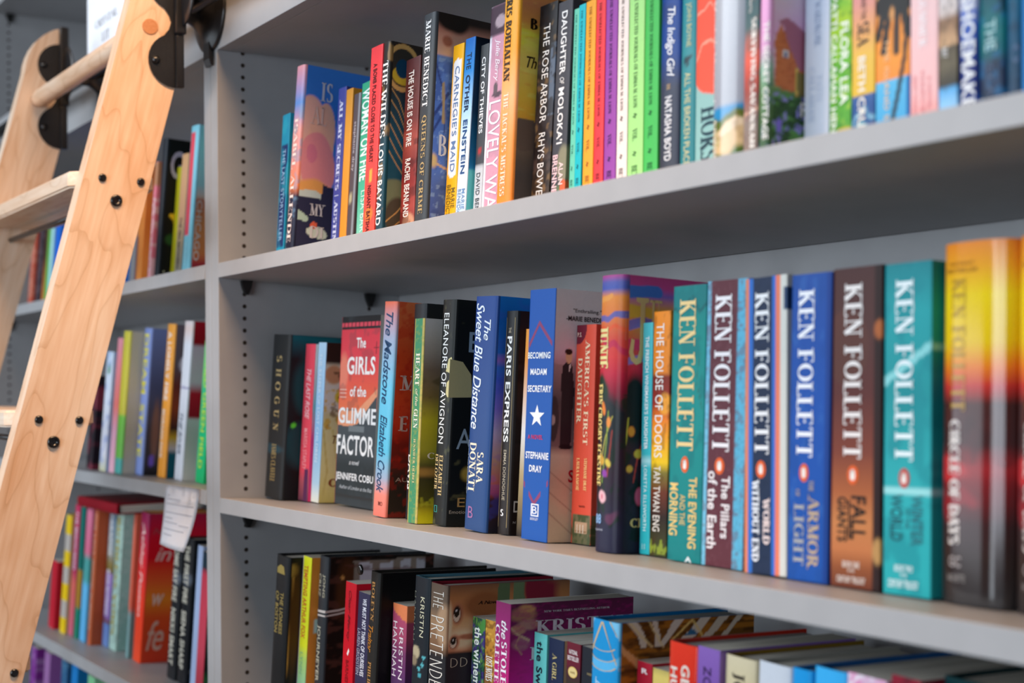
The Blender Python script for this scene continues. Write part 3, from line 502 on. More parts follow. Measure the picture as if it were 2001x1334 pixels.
book('pb',(1.15330,0.06003,0.32120),((0.99958,0.00000,-0.02881),(0.00201,0.99756,0.06973),(0.02874,-0.06976,0.99715)),(0.0226,0.1344,0.2100),'peach and yellow paperback turning to navy waves at the foot','novels in the upper right row',S=[('g','24407c',0,'2c5490',.28,'3c609c',.345,'e2b93c',.355,'e8bc50',.6,'e8a868',.75,'dc9494',1),('w',6,5,.05),('l',[(0,.05),(.4,.2),(1,.12)],.003,'8cc4cc'),('l',[(0,.16),(.5,.28),(1,.22)],.0025,'7cb0c8'),('l',[(.1,.0),(.6,.12),(1,.04)],.003,'9cd0d0')],T=[('d','AND THE',.4,.62,.98,.84,'s','4c3430'),('d','SEA',.25,.75,.82,.66,'r','2c2226'),('d','BETH CRUISE',.3,.62,.6,.02,'b','f6efe2')],q=2,vs=('b',0.558))
book('pb',(1.17704,0.06003,0.32120),((0.99951,0.00000,-0.03118),(0.00217,0.99756,0.06972),(0.03110,-0.06976,0.99708)),(0.0318,0.1376,0.2150),'orange and blue paperback with a black palm tree silhouette','novels in the upper right row',S=[('g','3c9cd0',0,'58b4e0',.38,'66b8e0',.425,'f0923c',.43,'f49c3c',.6,'ec9038',.8,'e8bc78',1),('r',.9,1,0,.43,'1c6cb0'),('l',[(.38,.02),(.66,.3),(.86,.55),(.95,.8)],.0038,'26262a'),('e',.55,.93,.62,.1,'2c2a2a',.15),('l',[(.5,.95),(.2,.85),(.06,.72)],.006,'2c2c2c'),('l',[(.6,.95),(.35,.8),(.24,.62)],.006,'2c2c2c'),('l',[(.66,.92),(.62,.75),(.62,.6)],.006,'2c2c2c'),('l',[(.7,.95),(.85,.85),(.95,.7)],.007,'2c2c2c'),('e',.48,.86,.06,.05,'e0a060',.4)],T=[('d','THE ISLAND SUN',.28,.42,.7,.04,'s','f2c898')],q=1.6,vs=('b',0.520))
book('pb',(1.20982,0.06003,0.32120),((0.99946,0.00000,-0.03288),(0.00229,0.99756,0.06972),(0.03280,-0.06976,0.99702)),(0.0248,0.1344,0.2100),'pale pink paperback with near white title and red lines low down','novels in the upper right row',S=[('g','e8746c',0,'eca09c',.14,'f0bcbc',.3,'eecacb',1)],T=[('d','SUMMER',.32,.62,.98,.62,'r','f8eef0'),('d','KRISTY WOODSON',.12,.24,.44,.12,'b','e49498'),('d','HARVEY',.4,.52,.46,.12,'b','e49498'),('d','A NOVEL',.64,.76,.42,.18,'b','e49498')],q=4,vs=('b',0.495))
book('pb',(1.23531,0.06003,0.32120),((0.99945,0.00000,-0.03305),(0.00231,0.99756,0.06972),(0.03296,-0.06976,0.99702)),(0.0163,0.1312,0.2050),'beach photograph paperback, brown rocks over pale blue water','novels in the upper right row',S=[('g','a8d4f4',0,'8cc4ec',.22,'58a8e0',.32,'3c3a34',.34,'6c6450',.5,'5a5244',.62,'cfa880',.64,'8c6c54',.82,'d8ccc8',.88,'d8d0d0',1),('n',91,5,20,.62,'4a4238',.4)],T=[('d','BAY',.2,.5,.62,.55,'s','f0f0f0')],q=2,vs=('b',0.477))
book('hc',(1.25237,0.06003,0.32120),((0.99942,0.00000,-0.03401),(0.00237,0.99756,0.06972),(0.03393,-0.06976,0.99699)),(0.0157,0.1551,0.2350),'dark blue hardcover with stacked white block letters on its spine','novels in the upper right row',S=[('g','1c2c68',0,'24347c',.5,'3c5cac',.75,'b8bcd8',1),('n',95,4,12,.6,'1c58c0',.5)],T=[('d','SHOEMAKER',.2,.9,1.0,.04,'b','e6eaee')],q=2,vs=('b',0.400))
book('hc',(1.26870,0.06003,0.32120),((0.99947,0.00000,-0.03266),(0.00228,0.99756,0.06972),(0.03258,-0.06976,0.99703)),(0.0218,0.1485,0.2250),'navy and teal hardcover with faint pale letters, beside the block lettered one','novels in the upper right row',S=[('g','14203c',0,'1c2c48',.3,'2c3c58',.45,'0c5c64',.55,'0c6c70',.75,'0a4c5c',1),('n',97,4,14,.58,'10243c',.7),('n',98,4,14,.66,'1c6ca0',.5)],T=[('d','THE',.3,.7,.8,.56,'b','9cc4c8'),('d','SEA',.4,.6,.45,.2,'s','50607c')],q=2,vs=('b',0.400))
book('hc',(1.29114,0.06003,0.32120),((0.99953,0.00000,-0.03081),(0.00215,0.99756,0.06972),(0.03074,-0.06976,0.99709)),(0.0125,0.1485,0.2250),'deep teal hardcover near the end of the upper shelf row','novels in the upper right row',S=[('g','2a3c58',0,'1c4460',.4,'0a4c6c',.7,'0c5c7c',1),('n',99,4,14,.6,'0a2c44',.6)],T=[('d','O',.5,.9,.6,.45,'r','4c6484')],q=3,vs=('b',0.376))
book('pb',(1.30420,0.06003,0.32120),((0.99963,0.00000,-0.02720),(0.00190,0.99756,0.06973),(0.02713,-0.06976,0.99720)),(0.0169,0.1344,0.2100),'bright blue paperback cut by the edge of view on the upper shelf','novels in the upper right row',S=['2c7cc0'],vs=('b',0.386))
book('hc',(0.02794,0.06282,-0.00012),((0.99891,0.00000,0.04676),(-0.00245,0.99863,0.05228),(-0.04670,-0.05234,0.99754)),(0.0592,0.1498,0.2269),'thick black hardcover with widely spaced tan capitals, first on the middle shelf','novels in the middle right row',S=['2a2b2c',('e',.2,.3,.7,.03,'2c4650',.4)],F=['141416',('w',3,5,.04),('e',.35,.7,.3,.2,'123c40',.3),('e',.3,.35,.3,.14,'14343a',.4),('b',.9,1,'14525c',.1),('r',.55,.62,.93,1,'6c1c1c'),('e',.1,.45,.03,.02,'48b830',.4)],
T=[('d','S',.35,.65,.87,.83,'r','b09a6c'),('d','H',.35,.65,.79,.74,'r','b09a6c'),('d','O',.35,.65,.71,.655,'r','b09a6c'),('d','G',.35,.65,.62,.57,'r','b09a6c'),('d','U',.35,.65,.54,.49,'r','b09a6c'),('d','N',.35,.65,.46,.41,'r','b09a6c'),('d','JAMES CLAVELL',.35,.62,.33,.1,'r','a8905c'),('e2','',0,0,0,0,'','')],q=2,fv=150)
book('pb',(0.09065,0.08724,-0.00312),((0.99941,0.00000,0.03428),(-0.00179,0.99863,0.05231),(-0.03424,-0.05234,0.99804)),(0.0305,0.1371,0.2143),'coral red paperback with blurred pink letters and a skyline at its foot','novels in the middle right row',S=[('g','6c3c4c',0,'a8505c',.12,'e0485a',.2,'e84a5c',1),('r',.6,.95,0,.2,'5a2c50')],F=[('g','c8285c',0,'d83468',.4,'6c9c9c',.6,'b8aca4',.8,'ead8c0',.9,'ecdcc4',1)],T=[('d','THE LAST ROSE',.3,.75,.84,.52,'i','f4c8cc'),('d','MARISSA STAPLEY',.3,.7,.46,.2,'s','f0a4a8')],q=3,fv=30)
book('pb',(0.12226,0.09167,-0.00360),((0.99945,0.00000,0.03314),(-0.00173,0.99863,0.05231),(-0.03310,-0.05234,0.99808)),(0.0241,0.1382,0.2159),'light blue paperback beside a front of sunflowers in dark hair and a pale yellow dress','novels in the middle right row',S=[('g','e8e8d8',0,'a8c8dc',.12,'88b8e0',.4,'b0d0e8',1)],F=[('g','a89c5c',0,'c8bc7c',.2,'d2c684',.45,'b8ac80',.55,'d0c8b4',.6,'c8c0a8',.85,'2a1c18',.88,'2a1a16',1),('e',.1,.8,.1,.06,'a87858',.3),('n',12,14,26,.6,'3c2c1c',.7,.42,.82),('n',16,12,22,.66,'b88a30',.8,.42,.82),('e',.18,.66,.06,.04,'c8a030',.3),('e',.18,.66,.02,.014,'4a2c14',.3),('e',.2,.52,.05,.035,'b89030',.3),('e',.2,.52,.02,.014,'4a2814',.3),('e',.22,.56,.03,.025,'8c3c20',.3),('l',[(.02,.45),(.08,.2),(.04,0)],.003,'a89c60'),('l',[(.12,.45),(.2,.2),(.22,0)],.003,'b4a868')],
T=[('d','THE KEEPER OF LOST CHILDREN',.3,.65,.93,.25,'s','d8e6f0'),('H','The',.12,.25,.37,.42,'i','7c4c30'),('H','K',.17,.27,.26,.34,'R','8a4428'),('H','CH',.1,.29,.1,.15,'R','8a4c30')],q=1.8,fv=50)
book('pb',(0.17495,0.12582,-0.00433),((0.00000,0.99986,0.01661),(-0.99863,-0.00087,0.05233),(0.05234,-0.01659,0.99849)),(0.0240,0.1120,0.2477),'face-out paperback with white stacked words on red and grey, between thinner spines','novels in the middle right row',S=['c83c48'],F=['3c4448',('g','2c3034',0,'4a5256',.25,'565e60',.42,'5c5450',.5,'e8744c',.51,'e85c44',.62,'e0404c',.78,'d83a48',.93,'1c1a1c',.933,'1c1a1c',1),('p',[(0,0),(0,.42),(.3,.42),(.5,.425),(1.0,.585),(1,0)],'484e52'),('p',[(0,.42),(.3,.415),(.52,.43),(.95,.57),(1,.58),(1,.62),(.5,.5),(0,.5)],'ec9c74'),('e',.1,.7,.12,.1,'e88068',.5),('b',0,.26,'2c3234',.1),('n',23,6,12,.6,'3a4246',.3),('r',.3,.7,.39,.42,'747a7c'),('b',.945,.968,'d84858'),('n',24,1,1,2,'000000'),('b',.04,.055,'2c2c2c')]+[('r',.06+.1*i,.08+.1*i,.943,.97,'2a1418') for i in range(10)]+[('l',[(.86,.83),(.98,.83)],.001,'4a1c20'),('l',[(.92,.86),(.92,.8)],.001,'4a1c20'),('l',[(.03,.61),(.2,.61)],.001,'f0d0c0'),('l',[(.03,.59),(.2,.59)],.001,'f0d0c0'),('l',[(.03,.57),(.2,.57)],.001,'f0d0c0')],T=[('H','The',.42,.66,.83,.885,'b','f6ece8'),('H','GIRLS',.2,.92,.69,.785,'b','f8f0ec'),('H','of the',.3,.72,.573,.63,'b','f6ece8'),('H','GLIMME',.02,.99,.43,.515,'b','f2f0ee'),('H','FACTOR',.01,.97,.265,.37,'b','f2f0ee'),('H','a novel',.36,.62,.215,.24,'i','d8d8d8'),('H','JENNIFER COBU',.02,.99,.12,.17,'b','ecebea'),('H','Author of London at the Ritz',.12,.97,.085,.105,'i','b4b8ba')],q=1.1,fv=112,face=1)
book('hc',(0.38408,0.05074,-0.00072),((0.99886,0.00000,0.04774),(-0.00250,0.99863,0.05228),(-0.04767,-0.05234,0.99749)),(0.0321,0.1673,0.2535),'hardcover with pale blue script spine and orange to black front, tall and upright','novels in the middle right row',S=[('g','e07868',0,'e88878',.1,'9cacc4',.18,'5cbcdc',.3,'6cc4e4',.6,'a8b4cc',.82,'c898a4',.92,'e87050',1)],rim='e88a68',
F=[('g','241c18',0,'33201a',.18,'6c1c14',.34,'b8301c',.44,'d43a1c',.55,'cc3c1c',.75,'e05a34',.95,'e06038',1),('w',5,7,.03),('n',13,8,20,.6,'a82414',.5),('b',-.1,.2,'28201a',.1),('n',14,16,30,.64,'8c1c14',.4)],
T=[('d','The Madstone',.28,.8,.95,.52,'i','24486c'),('d','Elizabeth Crook',.28,.8,.47,.11,'i','24486c'),('H','M',.09,.27,.59,.66,'r','f0d0c4'),('H','E',.1,.2,.4,.47,'r','e6c4b8'),('H','AUT',.1,.3,.165,.185,'s','c0a090'),('h','MO',.5,.8,.05,.07,'s','7c3c34')],q=1.5,fv=40,fs=.72)
book('hc',(0.44646,0.06071,-0.00217),((0.99979,0.00000,0.02064),(-0.00108,0.99863,0.05232),(-0.02061,-0.05234,0.99842)),(0.0294,0.1642,0.2488),'plain black hardcover half hidden behind a slim green spine','novels in the middle right row',S=['26282c'],F=['1c1e20'],T=[('d','DAVIS',.15,.5,.3,.14,'b','ece8e0')])
book('pb',(0.48763,0.04241,-0.00159),((0.99995,0.00000,0.01043),(-0.00055,0.99863,0.05233),(-0.01041,-0.05234,0.99858)),(0.0223,0.1466,0.2291),'slim green paperback with gold beaded borders and serif capitals','novels in the middle right row',S=['3f8c64',('r',0,.13,0,1,'c0ac5c'),('r',.85,1,0,1,'c0ac5c'),('n',31,5,90,.6,'8c9c50',.5)],F=[('g','4c4c1c',0,'3c3a18',.16,'2c2a1c',.26,'5c5a24',.3,'8c8828',.36,'a89c24',.5,'6c5a34',.62,'6a5a4c',.75,'9a948c',.9,'b0aca8',1),('n',32,5,12,.62,'3c3418',.5),('b',-.05,.06,'d4c41c',.1),('n',33,10,22,.62,'a8a828',.5,0,.13),('b',.23,.27,'8a6a34',.02)],
T=[('d','HEART',.28,.72,.83,.67,'r','efe9d4'),('d','of the',.38,.66,.655,.57,'i','e4dcb8'),('d','GLEN',.28,.72,.555,.46,'r','efe9d4'),('d','JENNIFER DEIBEL',.38,.62,.41,.19,'r','d8c88c'),('H','C',.07,.13,.315,.345,'r','f0ead8')],q=1.5,fv=30)
book('hc',(0.51827,0.05601,-0.00153),((0.99944,0.00000,0.03345),(-0.00175,0.99863,0.05231),(-0.03340,-0.05234,0.99807)),(0.0299,0.1643,0.2489),'black hardcover with a cream ship shape and white capitals down the spine','novels in the middle right row',S=['212322',('n',36,6,22,.74,'6a6a48',.4)],F=['141615',('n',37,10,26,.74,'5c5838',.5),('e',.16,.23,.05,.03,'8c7430',.6),('b',-.1,.1,'1a1c1a',.1)],
T=[('P','s',[(.55,.68),(.7,.735),(.88,.745),(1.02,.7),(1.02,.575),(.75,.565),(.62,.58),(.65,.63),(.82,.645),(1.0,.65),(.78,.675)],'d0c48c',0),('P','f',[(-.02,.735),(.08,.725),(.15,.67),(.16,.6),(.16,.57),(-.02,.565)],'cfc38c',0),('d','ELEANORE OF AVIGNON',.25,.62,.94,.36,'s','f2f0ec'),('d','ELIZABETH',.4,.68,.31,.13,'r','d4b880'),('d','DELOZIER',.05,.33,.31,.15,'r','d4b880'),('H','E',.12,.22,.77,.86,'s','9cb4c4'),('H','A',.06,.18,.34,.43,'s','a8bcc8'),('H','E',.09,.15,.085,.125,'s','c0985c'),('H','Emotional',.03,.2,.055,.07,'r','b8b0a0'),('h','[]',.2,.42,.055,.085,'s','3c9c90')],q=1.6,fv=40)
book('hc',(0.59239,0.05294,-0.00059),((0.99918,0.00000,0.04037),(-0.00211,0.99863,0.05229),(-0.04032,-0.05234,0.99782)),(0.0442,0.1632,0.2473),'navy hardcover with white script title and cream author capitals, bright blue front','novels in the middle right row',S=[('g','2a4a7c',0,'274a84',.4,'24488c',1)],rim='cfc8c4',F=[('g','1c1c24',0,'3a2228',.14,'a8403c',.17,'c0605c',.22,'b8806c',.3,'a08cb0',.42,'6a5cb8',.52,'3c50c4',.64,'2c60c0',.7,'8a5c9c',.73,'1c58a8',.76,'1458a8',.9,'1a68bc',1),('w',5,6,.02),('n',38,8,24,.6,'3848b0',.25)],
T=[('d','The',.52,.8,.9,.81,'i','eaf0f8'),('d','Sweet Blue Distance',.12,.5,.97,.43,'i','eaf0f8'),('d','SARA',.5,.8,.335,.2,'r','f0e6cc'),('d','DONATI',.14,.46,.37,.165,'r','f0e6cc'),('d','New York Times Bestselling Author',.02,.1,.38,.15,'s','c8d0dc'),('h','B',.22,.45,.05,.1,'s','9c6c9c'),('H','Swe',.17,.27,.6,.64,'i','e0dcec')],q=1.6,fv=40)
book('hc',(0.64145,0.06417,-0.00246),((0.99974,0.00000,0.02300),(-0.00120,0.99863,0.05232),(-0.02297,-0.05234,0.99837)),(0.0219,0.1526,0.2312),'smoky black brown hardcover with a thin gold frame and white capitals','novels in the middle right row',S=[('g','2a2422',0,'2c2624',.5,'2a2a2a',1),('r',.12,.9,.02,.025,'a8946c'),('r',.12,.9,.975,.98,'a8946c')],F=[('g','1c1614',0,'241a18',.4,'33201c',.7,'2c1c18',1),('n',43,4,12,.6,'180f0d',.6)],
T=[('d','THE',.4,.6,.925,.9,'s','c8b89c'),('d','PARIS EXPRESS',.3,.72,.885,.41,'b','f2f0ec'),('d','EMMA DONOGHUE',.4,.64,.375,.15,'s','c0b49c'),('h','S',.35,.6,.08,.11,'R','f0f0f0'),('P','s',[(.84,.03),(.88,.03),(.88,.97),(.84,.97)],'94835f',0),('P','s',[(.12,.03),(.16,.03),(.16,.97),(.12,.97)],'94835f',0),('H','D',.04,.1,.1,.15,'s','dcd4cc'),('H','N',.04,.06,.05,.06,'s','c8c0b8')],q=2,fv=30)
book('pb',(0.67228,0.06899,-0.00288),((0.99940,0.00000,0.03450),(-0.00181,0.99863,0.05230),(-0.03445,-0.05234,0.99804)),(0.0096,0.1355,0.2117),'thin orange and white paperback sliver behind a blue spine','novels in the middle right row',S=[('g','2c2420',0,'b09c70',.3,'e0dcd8',.5,'e8943c',.85,'e8983c',1)])
book('pb',(0.70684,0.05241,-0.00170),((0.99990,0.00000,0.01416),(-0.00074,0.99863,0.05233),(-0.01414,-0.05234,0.99853)),(0.0456,0.1589,0.2482),'blue paperback with a white star and stacked white words on the spine','novels in the middle right row',S=['1c56a8'],F=[('g','bc9880',0,'b89a84',.14,'ac8c7c',.24,'b4a090',.34,'6a5658',.38,'4a4246',.55,'8c7478',.70,'d0a4b8',.76,'d8b4bc',.82,'d8ccd0',.88,'dcd6d4',1),('n',46,6,14,.62,'c8a0b0',.3,.7,.9),('l',[(0,.28),(.5,.12)],.0008,'7c5c50'),('l',[(0,.2),(.5,.04)],.0008,'7c5c50'),('l',[(0,.12),(.35,0)],.0008,'7c5c50'),('e',.03,.485,.05,.09,'3a3236',.1),('e',.02,.48,.025,.02,'9c8c8c',.3),('p',[(.1,.37),(.105,.55),(.09,.62),(.1,.69),(.15,.72),(.2,.7),(.235,.6),(.22,.52),(.21,.37)],'241e24'),('e',.165,.735,.035,.03,'c89878',.1),('e',.16,.752,.04,.012,'2a1c18',.2),('p',[(.165,.66),(.175,.71),(.19,.7)],'e6e0e0'),('e',.16,.375,.07,.01,'18141a',.2)],
T=[('P','s',[(.04,.785),(.43,.875),(.94,.79),(.94,.77),(.43,.855),(.06,.765)],'8c4068',0),('P','s',[(.03,.235),(.46,.155),(.97,.245),(.97,.222),(.46,.135),(.03,.212)],'8c4068',0),('h','BECOMING',.02,.9,.722,.748,'b','f4f6fa'),('h','MADAM',.15,.78,.657,.682,'b','f4f6fa'),('h','SECRETARY',.06,.98,.588,.615,'b','f4f6fa'),STAR(.46,.492,.3,.046,'f8f8fa'),('h','A NOVEL',.14,.72,.4,.418,'b','c83868'),('h','STEPHANIE',.08,.96,.322,.35,'b','f4f6fa'),('h','DRAY',.24,.74,.27,.297,'b','f4f6fa'),('h','B',.42,.6,.105,.135,'s','f0f2f8'),('P','s',[(.36,.095),(.40,.095),(.40,.145),(.36,.145)],'e8ecf4',0),('P','s',[(.62,.095),(.66,.095),(.66,.145),(.62,.145)],'e8ecf4',0),('P','s',[(.36,.095),(.66,.095),(.66,.1),(.36,.1)],'e8ecf4',0),('P','s',[(.36,.14),(.66,.14),(.66,.145),(.36,.145)],'e8ecf4',0),('h','BERKLEY',.36,.66,.08,.09,'s','e0e4ee'),
('H','"Enthralling."',.19,.49,.905,.925,'s','332c30'),('H','-MARIE BENEDICT',.12,.56,.875,.895,'b','3c3438'),('H','BECOMING',.265,.85,.66,.73,'b','f0f0f2'),('H','SECRETARY',.24,.92,.39,.45,'s','d8d0d0'),('H','STEPHANIE',.2,.9,.235,.285,'b','b81c2c'),('H','New York Times',.22,.6,.19,.2,'i','e8dcd4')],q=1.1,fv=60,fs=.72)
book('pb',(0.75544,0.07843,-0.00358),((0.99999,0.00000,0.00387),(-0.00020,0.99863,0.05234),(-0.00386,-0.05234,0.99862)),(0.0326,0.1363,0.2130),'coral orange paperback with two lines of cream serif capitals and a painted house low down','novels in the middle right row',S=['d8513c',('e',.08,.985,.45,.075,'6c2030',.02),('r',.08,.98,.0,.135,'70684c'),('n',48,9,26,.56,'3a4a2c',.8,0,.135),('r',.2,.85,.05,.1,'c8a080'),('r',.24,.8,.055,.062,'8c5c40'),('r',.3,.36,.05,.09,'f0e0d0'),('r',.45,.51,.05,.09,'f0e0d0'),('r',.6,.66,.05,.09,'f0e0d0'),('b',-.01,.04,'3c4a30',.2)],
T=[('d','AMERICA\'S FIRST',.5,.74,.93,.45,'r','f4d4b0'),('d','DAUGHTER',.14,.38,.845,.545,'r','f4d4b0'),('d','STEPHANIE DRAY',.6,.76,.39,.24,'R','f0bc7c'),('d','LAURA KAMOIE',.22,.38,.39,.24,'R','f0bc7c'),('h','P.S.',.08,.3,.945,.965,'s','f0d0c0'),('h','wm',.4,.7,.165,.175,'s','6c2c20')],q=1.2)
book('hc',(0.82967,0.04956,-0.00220),((1.00000,0.00000,-0.00089),(0.00005,0.99863,0.05234),(0.00089,-0.05234,0.99863)),(0.0362,0.1676,0.2540),'wide hardcover with striped pink and orange sunset above a dark wildflower meadow','novels in the middle right row',S=[('g','24243c',0,'2a2a40',.08,'2c2434',.2,'331c28',.4,'24242c',.5,'8c1c34',.58,'c02840',.64,'d83c3c',.7,'d8483c',.76,'e07840',.84,'e88c3c',.92,'4a5cac',.95,'5c60a8',.975,'b8488c',1),('w',4,4,.02),('l',[(0,.83),(1,.86)],.006,'6c64a4'),('l',[(0,.9),(.6,.93)],.005,'ec9c4c'),('l',[(0,.77),(1,.73)],.006,'c83050'),('l',[(.2,.8),(1,.81)],.004,'e85c34'),('n',53,6,14,.58,'182c20',.85,.1,.57),('e',.3,.58,.3,.05,'1c3424',.4),('e',.6,.47,.4,.1,'20282c',.4),('l',[(.3,.3),(.5,.42),(.75,.5)],.0012,'b8b048'),('l',[(.4,.25),(.55,.4),(.6,.52)],.0012,'8ca83c'),('l',[(.6,.28),(.75,.45)],.0012,'a83c30'),('e',.4,.52,.08,.022,'e8802c',.3),('e',.62,.48,.08,.02,'e8903c',.3),('e',.35,.33,.13,.018,'d8a438',.4),('e',.62,.33,.1,.014,'d8c048',.4),('e',.5,.285,.1,.014,'8c3ca0',.4),('e',.42,.2,.16,.022,'e8b4bc',.3),('e',.42,.2,.04,.008,'d8687c',.3),('e',.75,.13,.18,.02,'5c3450',.5)],rim='b8242c',
F=[('g','1c1c2c',0,'24222c',.2,'2c1c28',.36,'22262a',.5,'a81c38',.58,'c8283c',.66,'d8403c',.74,'e8783c',.82,'e8883c',.88,'7058a8',.93,'b8407c',.96,'a83c70',1),('w',6,4,.02),('l',[(0,.93),(.35,.95)],.012,'3c64b4'),('l',[(0,.87),(.5,.84)],.012,'e89438'),('l',[(0,.8),(.2,.82),(.5,.8)],.01,'6c60a4'),('l',[(0,.75),(.3,.72),(.5,.73)],.01,'c82c54'),('l',[(0,.68),(.3,.69)],.006,'7c68b0'),('n',55,9,16,.56,'141e1c',.9,.05,.56),('e',.15,.52,.12,.12,'141c1c',.3),('l',[(.02,.3),(.08,.4),(.1,.5)],.0014,'a8a83c'),('l',[(.06,.2),(.05,.36),(.0,.5)],.0014,'6c983c'),('l',[(.16,.25),(.2,.36),(.25,.42)],.0014,'b83c34'),('e',.13,.45,.03,.02,'e8802c',.3),('e',.2,.36,.04,.018,'e0a43c',.3),('e',.12,.3,.03,.014,'d8943c',.4),('e',.22,.2,.04,.03,'c0506c',.3)],
T=[('d','JUNIE',.05,.55,.81,.66,'R','f0dc94'),('d','ERIN CROSBY ECKSTINE',.08,.36,.605,.235,'R','e8d080'),('P','f',[(.15,.92),(.27,.92),(.27,.905),(.235,.9),(.235,.735),(.21,.685),(.16,.675),(.11,.69),(.09,.72),(.11,.77),(.14,.765),(.13,.72),(.15,.7),(.17,.7),(.19,.73),(.19,.9),(.15,.905)],'f0d090',1),('H','U',.29,.39,.76,.915,'r','f0d090'),('P','f',[(.28,.915),(.4,.915),(.4,.905),(.28,.905)],'f0d090',1),('H','A NOVEL',.05,.055,.76,.86,'s','e8c8b0'),('H','CR',.14,.3,.09,.125,'R','ecd088'),('h','88',.15,.42,.1,.135,'b','8cb4e0'),('h','BALLANTINE',.1,.5,.075,.082,'s','c0c4d0')],q=1.1,fv=70,rd=.010,fs=.72)
book('pb',(0.86929,0.07544,-0.00355),((0.99991,0.00000,-0.01321),(0.00069,0.99863,0.05233),(0.01319,-0.05234,0.99854)),(0.0142,0.1347,0.2104),'slim cyan paperback with small white capitals, left of an orange spine','novels in the middle right row',S=[('g','2cb0bc',0,'40b8c4',.6,'58c4cc',1),('b',.4,.42,'d8f0f0',.004)],T=[('d','THE FRENCH WINEMAKER\'S DAUGHTER',.32,.7,.94,.45,'b','f6fcfc'),('d','LORETTA ELLSWORTH',.35,.68,.38,.1,'s','e4f6f8'),('h','||',.3,.6,.02,.045,'s','a8dce0')])
book('pb',(0.88434,0.07481,-0.00352),((0.99997,0.00000,-0.00714),(0.00037,0.99863,0.05233),(0.00713,-0.05234,0.99860)),(0.0239,0.1407,0.2198),'sunset orange paperback with white capitals and a doorway of light','novels in the middle right row',S=[('g','3c4420',0,'3a3818',.06,'2c1c14',.16,'6c3018',.26,'7c7028',.34,'f0c414',.38,'f4a818',.46,'ec7a1c',.56,'9c2c20',.62,'802818',.73,'e88420',.75,'f08c24',1),('e',.75,.62,.35,.045,'f4a030',.3),('e',.6,.615,.07,.016,'5c2814',.3),('n',57,6,20,.64,'4c2010',.35),('n',59,8,40,.55,'8c9c30',.9,.01,.07)],T=[('d','THE HOUSE OF DOORS',.2,.66,.95,.4,'s','f6f0e8'),('d','TAN TWAN ENG',.2,.6,.365,.1,'s','f2e8dc')],q=1.3)
book('pb',(0.92005,0.06663,-0.00305),((1.00000,0.00000,0.00101),(-0.00005,0.99863,0.05234),(-0.00100,-0.05234,0.99863)),(0.0448,0.1534,0.2397),'teal green paperback with large gold serif name, first of the matching big name spines','novels in the middle right row',S=[('g','0c7c7c',0,'108c88',.5,'0c8c84',.8,'0e7c7c',1),('n',62,4,12,.6,'0a6c70',.5),('l',[(0,.92),(.3,.9),(.5,.95)],.0018,'0a5458'),('l',[(.6,.96),(.8,.9),(1,.93)],.0018,'0a5458'),('l',[(.85,.75),(.75,.65),(.95,.55)],.0012,'2a6c64')],T=[('d','KEN FOLLETT',.2,.72,0.95,0.4,'r','f0d090'),('h','O',.36,.6,0.322,0.377,'b','e8642c'),PENG(.48,0.34900000000000003,'e8642c'),('d','THE EVENING',.62,.86,.305,.05,'b','ecc878'),('d','AND THE',.36,.52,.24,.13,'s','ecc878'),('d','MORNING',.04,.3,.28,.09,'b','ecc878'),('h','A',.55,.75,.0,.02,'b','e8f0f0')],q=2)
book('pb',(0.96543,0.06671,-0.00293),((1.00000,0.00000,0.00305),(-0.00016,0.99863,0.05234),(-0.00305,-0.05234,0.99862)),(0.0532,0.1543,0.2411),'maroon paperback with pale blue denim strips along both sides of the spine','novels in the middle right row',S=['5c2a34',('n',63,14,90,.55,'4c222c',.6),('r',-.1,.1,0,1,'74bcd8'),('r',.74,.97,0,1,'5cb0d0'),('n',64,24,120,.6,'3c7c9c',.35),('r',.1,.74,0,1,'5e2c36'),('n',65,14,60,.62,'6c3c46',.5)],T=[('d','KEN FOLLETT',.2,.62,0.95,0.4,'r','f2eef0'),('h','O',.3,.5,0.322,0.377,'b','e8642c'),PENG(.4,0.34900000000000003,'e8642c'),('d','The Pillars',.46,.66,.315,.1,'b','f0e8e8'),('d','of the Earth',.14,.36,.33,.06,'b','f0e8e8')],q=1.2)
book('pb',(1.02580,0.06097,-0.00279),((0.99970,0.00000,-0.02437),(0.00128,0.99863,0.05232),(0.02434,-0.05234,0.99833)),(0.0489,0.1530,0.2390),'navy paperback with orange and bright blue stripes along its spine sides','novels in the middle right row',S=['1c2c48',('n',66,12,60,.6,'142440',.5),('r',-.1,.03,0,1,'a8785c'),('r',.03,.1,0,1,'e8845c'),('r',.1,.2,0,1,'2c6cc0'),('r',.66,.75,0,1,'2c6cc8'),('r',.75,.84,0,1,'e87c5c'),('r',.84,1.1,0,1,'d4d4cc'),('r',.93,1.1,.88,.96,'2c4468')],T=[('d','KEN FOLLETT',.25,.6,0.95,0.4,'r','f2f2f4'),('h','O',.32,.5,0.322,0.377,'b','e8642c'),PENG(.41,0.34900000000000003,'e8642c'),('d','WORLD',.46,.63,.255,.1,'R','ecd8d4'),('d','WITHOUT END',.2,.38,.315,.04,'R','eef0f4')],q=1.3)
